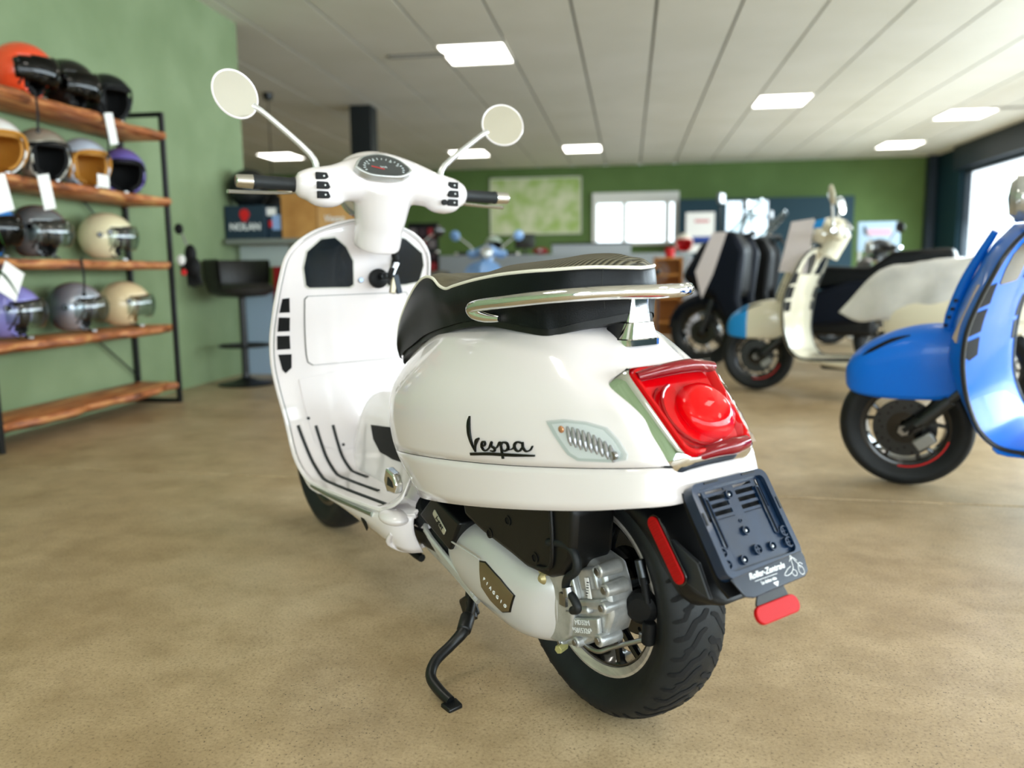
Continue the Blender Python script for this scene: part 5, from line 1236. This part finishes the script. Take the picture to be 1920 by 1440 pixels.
# red and black merchandise rack seen between shield and seat
t = thing('merchandise_stand', 'black display stand with small red and white packets behind the leg shield', 'rack', (-2.75, 10.6, 0)); MB().box((0, .08, .75), (.42, .04, 1.5)).build('back_plate', matte_black, t)
k = 0
for i in range(6):
    for j in range(3):
        MB().box((-.13+.13*j, .03, .62+.15*i), (.09, .03, .11)).build('packet', [mat('packet_red', (150, 40, 48), .5), mat('packet_grey', (120, 110, 110), .5), mat('packet_dark', (60, 44, 50), .5)][(i*2+j) % 3], t, smooth=False)
t = thing('display_screen', 'pale blue display stand with poster beside the right wall of the rear shop', 'display', (2.85, 9.9, 0)); MB().box((0, 0, 1.20), (.46, .04, .34)).build('panel', mat('pale_blue_display', (176, 202, 226), .4), t, mods=(bev(.006),)); MB().box((0, -.024, 1.25), (.26, .004, .08)).build('pink_print', mat('pink_print', (220, 176, 196), .5), t); MB().box((-.2, 0, .52), (.03, .04, 1.03)).box((.2, 0, .52), (.03, .04, 1.03)).box((0, 0, .02), (.5, .4, .03)).build('stand', wf_m, t)
# ================================================================== the other scooters
def shop_scooter(label, loc, deg, paint, accent=None, lean=-1.5, indicator=True, hs_rz=0, vents=True, tape=False, steer=0, dxw=0.):
    """loc is where the FRONT wheel touches the floor, deg the heading"""
    r = bpy.data.objects.new('scooter', None); COL.objects.link(r); tag(r, label, 'scooter')
    a = math.radians(deg); fx, fy = math.cos(a), math.sin(a)
    r.matrix_world = Matrix.Translation((loc[0]-fx*(1.372+dxw), loc[1]-fy*(1.372+dxw), .004)) @ Matrix.Rotation(a, 4, 'Z') @ Matrix.Rotation(math.radians(lean), 4, 'X')
    body_shell(r, paint); l_, _ = leg_shield(r, paint, main=False); headset(r, paint, main=False, rz=hs_rz+steer); seat(r)
    n0 = set(bpy.data.objects.keys()); front_wheel_group(r, paint, accent)
    RS = Matrix.Translation((1.33+dxw, 0, 0)) @ Matrix.Rotation(math.radians(steer), 4, 'Z') @ Matrix.Translation((-1.33, 0, 0))
    for nm in set(bpy.data.objects.keys())-n0:
        if bpy.data.objects[nm].parent == r: bpy.data.objects[nm].matrix_basis = RS
    wheel(r, (0, 0, .243), .243, .13, .16, disc=-1, tread=False)
    sfx = Surf([l_])
    if vents:
        for sg in (1, -1):
            for q_ in ([(.222,.800),(.180,.805),(.165,.735),(.228,.727)], [(.229,.714),(.165,.718),(.160,.640),(.231,.633)], [(.232,.618),(.160,.622),(.158,.560),(.205,.548),(.226,.56)]):
                decal('air_vent', sfx, [(sg*y, z) for y, z in q_], lambda y, z: (.75, y, z), (1, 0, 0), .0005, matte_black, r, t=.0015, sub_n=3)
            P = [(.160, .802), (.150, .795), (.034, .793), (.024, .800), (.034, .866), (.060, .905), (.092, .930), (.128, .926), (.164, .893), (.170, .850)]
            decal('pocket', sfx, [(sg*y, z) for y, z in P], lambda y, z: (.75, y, z), (1, 0, 0), .0005, pocket_m, r, t=.0015, sub_n=3)
    for sg in (1, -1):
        SK = []
        for x, y, zt, zb in ((1.085, .197, .262, .262), (1.04, .196, .244, .236), (.80, .196, .258, .205), (.56, .193, .276, .186), (.500, .150, .280, .190)):
            SK.append([(x, sg*(y-.006), zt), (x, sg*(y+.003), zt-.010), (x, sg*(y+.001), zt*.5+zb*.5), (x, sg*(y-.018), zb)])
        MB().grid(spl2(SK, 3, 2)).build('floor_skirt', paint, r, mods=(solid(.006, 0),))
        MB().tube([(1.0, sg*.2005, .246), (.85, sg*.2005, .249), (.62, sg*.2015, .264)], .005, 8, smooth=3).build('side_trim_strip', MATS['dark_edge_bead'], r)
        FLx = [[(.62, sg*.19, .281), (.61, sg*.165, .286), (.60, sg*.08, .31)], [(.56, sg*.188, .290), (.56, sg*.160, .320), (.56, sg*.08, .37)], [(.50, sg*.165, .335), (.505, sg*.145, .40), (.52, sg*.08, .46)]]
        MB().grid(spl2(FLx, 3, 3)).build('footwell_corner', paint, r, mods=(solid(.003, 0),))
        if indicator:      # slim indicator set in the front edge of the leg shield
            MB().prism([(1.125, .80), (1.150, .80), (1.225, .62), (1.215, .60), (1.175, .60)], (0, sg*.165, 0), (1, 0, 0), (0, 0, 1), (0, sg*.020, 0)).build('front_indicator', mat('indicator_clear_amber', (206, 190, 176), .15, metal=.4, coat=1.), r, mods=(bev(.003),))
    MB().box((.66, 0, .215), (.60, .24, .06)).build('frame_floor', black_pl, r, mods=(bev(.02),))
    MB().prism([(.62, .20), (.40, .30), (.1, .34), (-.05, .33), (-.12, .26), (-.02, .15), (.3, .13)], (0, .03, 0), (1, 0, 0), (0, 0, 1), (0, .12, 0)).build('drive_cover', silver, r, mods=(bev(.02, 3),))
    for sg in (1, -1):
        MB().tube([(1.372+.165, sg*.052, .495), (1.372+.11, sg*.068, .540), (1.372+.04, sg*.070, .578), (1.372-.02, sg*.068, .596)], [.003, .009, .009, .003], 8, flat=(.6, (0, 1, 0)), smooth=3).build('mudguard_slot', matte_black, r).matrix_basis = RS
    return r
# blue one at the right edge
bl = shop_scooter('bright blue scooter cut by the right edge of the picture, nearest on the right', (1.085, 3.24), 139, blue, red_plain, lean=-7, steer=18, dxw=.08)
# cream one with taped mudguard and covered seat
cr = shop_scooter('cream scooter under a translucent plastic seat cover, between the blue and the dark scooters', (.90, 5.74), 146, cream, red_plain, lean=1, steer=16, dxw=.06)
tape_m = mat('blue_film', (16, 140, 214), .4, coat=.4)
G = []
for dx, zt, zb, w_ in ((.216, .445, .423, .012), (.209, .478, .393, .038), (.182, .522, .373, .065), (.12, .569, .364, .088), (.07, .593, .361, .097)):
    G.append([(1.372+dx, t*w_*g, zb+(zt-zb)*f) for t, f, g in ((1, 0, .97), (1, .25, 1.0), (1, .5, .99), (1, .75, .90), (1, .92, .62), (0, 1, 0), (-1, .92, .62), (-1, .75, .90), (-1, .5, .99), (-1, .25, 1.0), (-1, 0, .97))])
fo_ = MB().grid(spl2(G, 4, 3)).build('blue_protective_film', tape_m, cr, mods=(solid(.002),))
fo_.matrix_basis = Matrix.Translation((1.33+.06, 0, 0)) @ Matrix.Rotation(math.radians(16), 4, 'Z') @ Matrix.Translation((-1.33, 0, 0))
MB().prism([(.975, 1.145), (1.03, 1.135), (1.05, 1.085), (.99, 1.090)], (0, .104, 0), (1, 0, 0), (0, 0, 1), (0, .006, 0)).build('blue_tape', tape_m, cr)
# plastic cover thrown over the seat
cov_m = noisy(mat('plastic_cover', (214, 212, 208), .35, coat=.4, alpha=.93), (196, 196, 194), (226, 224, 220), 5, bump=.004, bscale=9)
t = thing('seat_cover_sheet', 'translucent white plastic sheet draped over the seat of the cream scooter', 'cover'); t.matrix_world = cr.matrix_world.copy()
rs = np.random.RandomState(9); G = []
for i, x in enumerate(np.linspace(.86, -.36, 22)):
    zt_ = float(np.interp(x, [-.36, -.2, 0, .3, .45, .6, .72, .86], [.80, .875, .90, .88, .86, .84, .74, .58])); r_ = []
    low = float(np.interp(x, [-.36, 0, .3, .5, .72, .86], [.66, .62, .60, .52, .50, .55]))
    hw_ = float(np.interp(x, [-.36, -.1, .3, .6, .86], [.11, .17, .19, .17, .10]))
    for j in range(17):
        s = -1+2*j/16; a = abs(s)
        if a < .45: y = hw_*s/.45*.86; z = zt_-.02*(a/.45)**3
        else: f = (a-.45)/.55; y = math.copysign(hw_*(.86+.22*math.sin(f*1.6)), s); z = zt_-.02-(zt_-.02-low)*f
        k = .008*math.sin(i*1.3+j*.9)+rs.uniform(-.004, .004)
        r_.append((x, y*(1+k*2), z+k*.6))
    G.append(r_)
MB().grid(spl2(G, 2, 2)).build('sheet', cov_m, t, mods=(solid(.0015),))
def sheet_on(bike, label, pts, y, name='price_sheet', m=None):
    t = thing(name, label, 'sheet'); t.matrix_world = bike.matrix_world.copy()
    MB().prism(pts, (0, y, 0), (1, 0, 0), (0, 0, 1), (0, .002, 0)).build('paper_sheet', m or mat('pale_pink_sheet', (214, 204, 204), .75), t, smooth=False)
    MB().tube([(pts[0][0], y, pts[0][1]), (pts[0][0]-.02, y-.03, pts[0][1]+.02)], .002, 5).build('tie', matte_black, t)
    return t
sheet_on(cr, 'pale price sheet hanging on the front of the cream scooter', [(1.02, 1.145), (1.17, 1.13), (1.24, .81), (1.06, .80)], .16)
# dark blue-black maxi scooter behind
def maxi(label, loc, deg, paint):
    r = bpy.data.objects.new('scooter', None); COL.objects.link(r); tag(r, label, 'scooter'); a = math.radians(deg)
    r.matrix_world = Matrix.Translation((loc[0]-math.cos(a)*1.5, loc[1]-math.sin(a)*1.5, 0)) @ Matrix.Rotation(a, 4, 'Z')
    wheel(r, (1.5, 0, .30), .30, .13, .20, disc=1, tread=False, spokes=6); wheel(r, (0, 0, .29), .29, .15, .19, disc=-1, tread=False, spokes=6)
    G = []
    for k, a_ in enumerate(np.radians([5, 25, 50, 80, 110, 140])):
        G.append([(1.5+math.cos(a_)*(.335-(1-math.cos(t*PI/2))*.09), [.03, .07, .085, .09, .09, .07][k]*math.sin(t*PI/2), .30+math.sin(a_)*(.335-(1-math.cos(t*PI/2))*.09)) for t in np.linspace(-1, 1, 11)])
    MB().grid(spl2(G, 3, 2)).build('front_fender', paint, r, mods=(solid(.005),))
    for sg in (1, -1):
        MB().tube([(1.5, sg*.10, .30), (1.40, sg*.10, .60), (1.36, sg*.09, .72)], [.026, .022, .02], 12).build('fork_leg', dark_steel, r)
        MB().prism([(1.62, .80), (1.44, 1.05), (1.20, 1.16), (1.10, .98), (1.14, .60), (1.08, .34), (1.26, .42), (1.36, .62)], (0, sg*.15, 0), (1, 0, 0), (0, 0, 1), (0, sg*.10, 0)).build('front_fairing', paint, r, mods=(bev(.04, 3),))
        MB().prism([(.62, .38), (.66, .62), (.30, .74), (-.25, .80), (-.42, .70), (-.2, .54), (.25, .42)], (0, sg*.10, 0), (1, 0, 0), (0, 0, 1), (0, sg*.10, 0)).build('side_fairing', paint, r, mods=(bev(.03, 3),))
        MB().prism([(1.60, .84), (1.50, .98), (1.44, .93), (1.48, .82)], (0, sg*.10, 0), (1, 0, 0), (0, 0, 1), (0, sg*.06, 0)).build('headlight', mat('lamp_smoked', (120, 130, 140), .1, metal=.5, coat=1.), r, mods=(bev(.01),))
        MB().tube([(1.10, sg*.20, 1.10), (1.02, sg*.34, 1.12), (.98, sg*.40, 1.11)], .016, 10, smooth=3).build('handlebar', black_steel, r)
        MB().tube([(1.30, sg*.22, 1.10), (1.28, sg*.34, 1.24), (1.27, sg*.37, 1.34)], .009, 8, smooth=3).build('mirror_stem', black_steel, r)
        MB().prism([(x, z) for x, z in rrect(.15, .09, .03, 4)], (1.25, sg*.37, 1.40), (0, 1, 0), (0, 0, 1), (.03, 0, 0)).build('mirror_housing', mat('mirror_housing_grey', (90, 96, 100), .3, coat=.5), r, mods=(bev(.008),))
    MB().prism([(1.66, .78), (1.50, 1.04), (1.26, 1.17), (1.14, 1.02), (1.16, .62), (1.30, .56), (1.50, .62)], (0, -.20, 0), (1, 0, 0), (0, 0, 1), (0, .40, 0)).build('nose', matte_black, r, mods=(bev(.05, 3),))
    MB().box((.62, 0, .42), (1.0, .30, .22)).build('tunnel', black_pl, r, mods=(bev(.04, 3),))
    MB().prism([(.72, .66), (.55, .86), (.18, .84), (.02, .96), (-.38, .98), (-.42, .84), (.1, .70)], (0, -.15, 0), (1, 0, 0), (0, 0, 1), (0, .30, 0)).build('seat', MATS['black_leatherette'], r, mods=(bev(.04, 3),))
    W = [[(1.44-.10*i+.0*t*t, .17*t*(1-.10*i), 1.02+.10*i-.05*t*t) for t in np.linspace(-1, 1, 9)] for i in range(5)]
    MB().grid(spl2(W, 3, 2)).build('windscreen', vis_clear, r, mods=(solid(.004),))
    return r
mx = maxi('black and dark blue maxi scooter with windscreen behind the cream scooter', (.66, 7.15), 156, mat('navy_dark_paint', (5, 12, 26), .5, spec=.2))
mx2 = maxi('dark maxi scooter in the row behind, mostly hidden by the cream one', (1.1, 8.55), 158, mat('black_rough_paint', (5, 6, 8), .5, spec=.2))
sheet_on(mx, 'long pale price sheet hanging at the nose of the dark maxi scooter', [(1.24, 1.14), (1.36, 1.14), (1.50, .82), (1.44, .60), (1.35, .80)], .27)
# smaller scooters further back, behind the white one and on the right
def far(label, loc, deg, paint, src=cr):
    keep = {'rear_body', 'lower_skirt', 'leg_shield', 'front_panel', 'handlebar_cover', 'seat_side', 'seat_top_panel', 'seat_front_panel', 'front_fender', 'tyre', 'rim', 'spoke', 'floor_skirt', 'grip', 'mirror_stem', 'mirror_housing', 'headlight', 'hub', 'frame_floor', 'bar_end', 'drive_cover'}
    r = bpy.data.objects.new('scooter', None); COL.objects.link(r); tag(r, label, 'scooter'); a = math.radians(deg)
    r.matrix_world = Matrix.Translation((loc[0]-math.cos(a)*1.372, loc[1]-math.sin(a)*1.372, 0)) @ Matrix.Rotation(a, 4, 'Z')
    body = {'rear_body', 'lower_skirt', 'leg_shield', 'front_panel', 'handlebar_cover', 'front_fender', 'floor_skirt', 'mirror_housing'}
    for c in [o for o in bpy.data.objects if o.parent == src]:
        b = c.name.split('.')[0]
        if b not in keep: continue
        k = c.copy(); COL.objects.link(k); k.parent = r
        if b in body: k.data = k.data.copy(); k.data.materials[0] = paint
    return r
far('pale blue scooter far behind, between handlebar and wall map', (-1.72, 9.0), 262, mat('pale_blue_paint', (120, 160, 210), .3, coat=.8))
far('black scooter far behind, just right of the leg shield', (-2.45, 7.9), 258, black_paint)
far('pale grey scooter at the right, partly seen above the covered seat', (3.3, 6.6), 165, mat('pale_grey_paint', (196, 196, 206), .3, coat=.8))
far('dark grey scooter in the right background beside the display stand', (2.3, 9.4), 175, mat('dark_grey_paint', (40, 44, 50), .3, coat=.8))
far('yellow-green scooter in the right background', (3.4, 8.2), 168, mat('lime_paint', (188, 190, 120), .3, coat=.8))
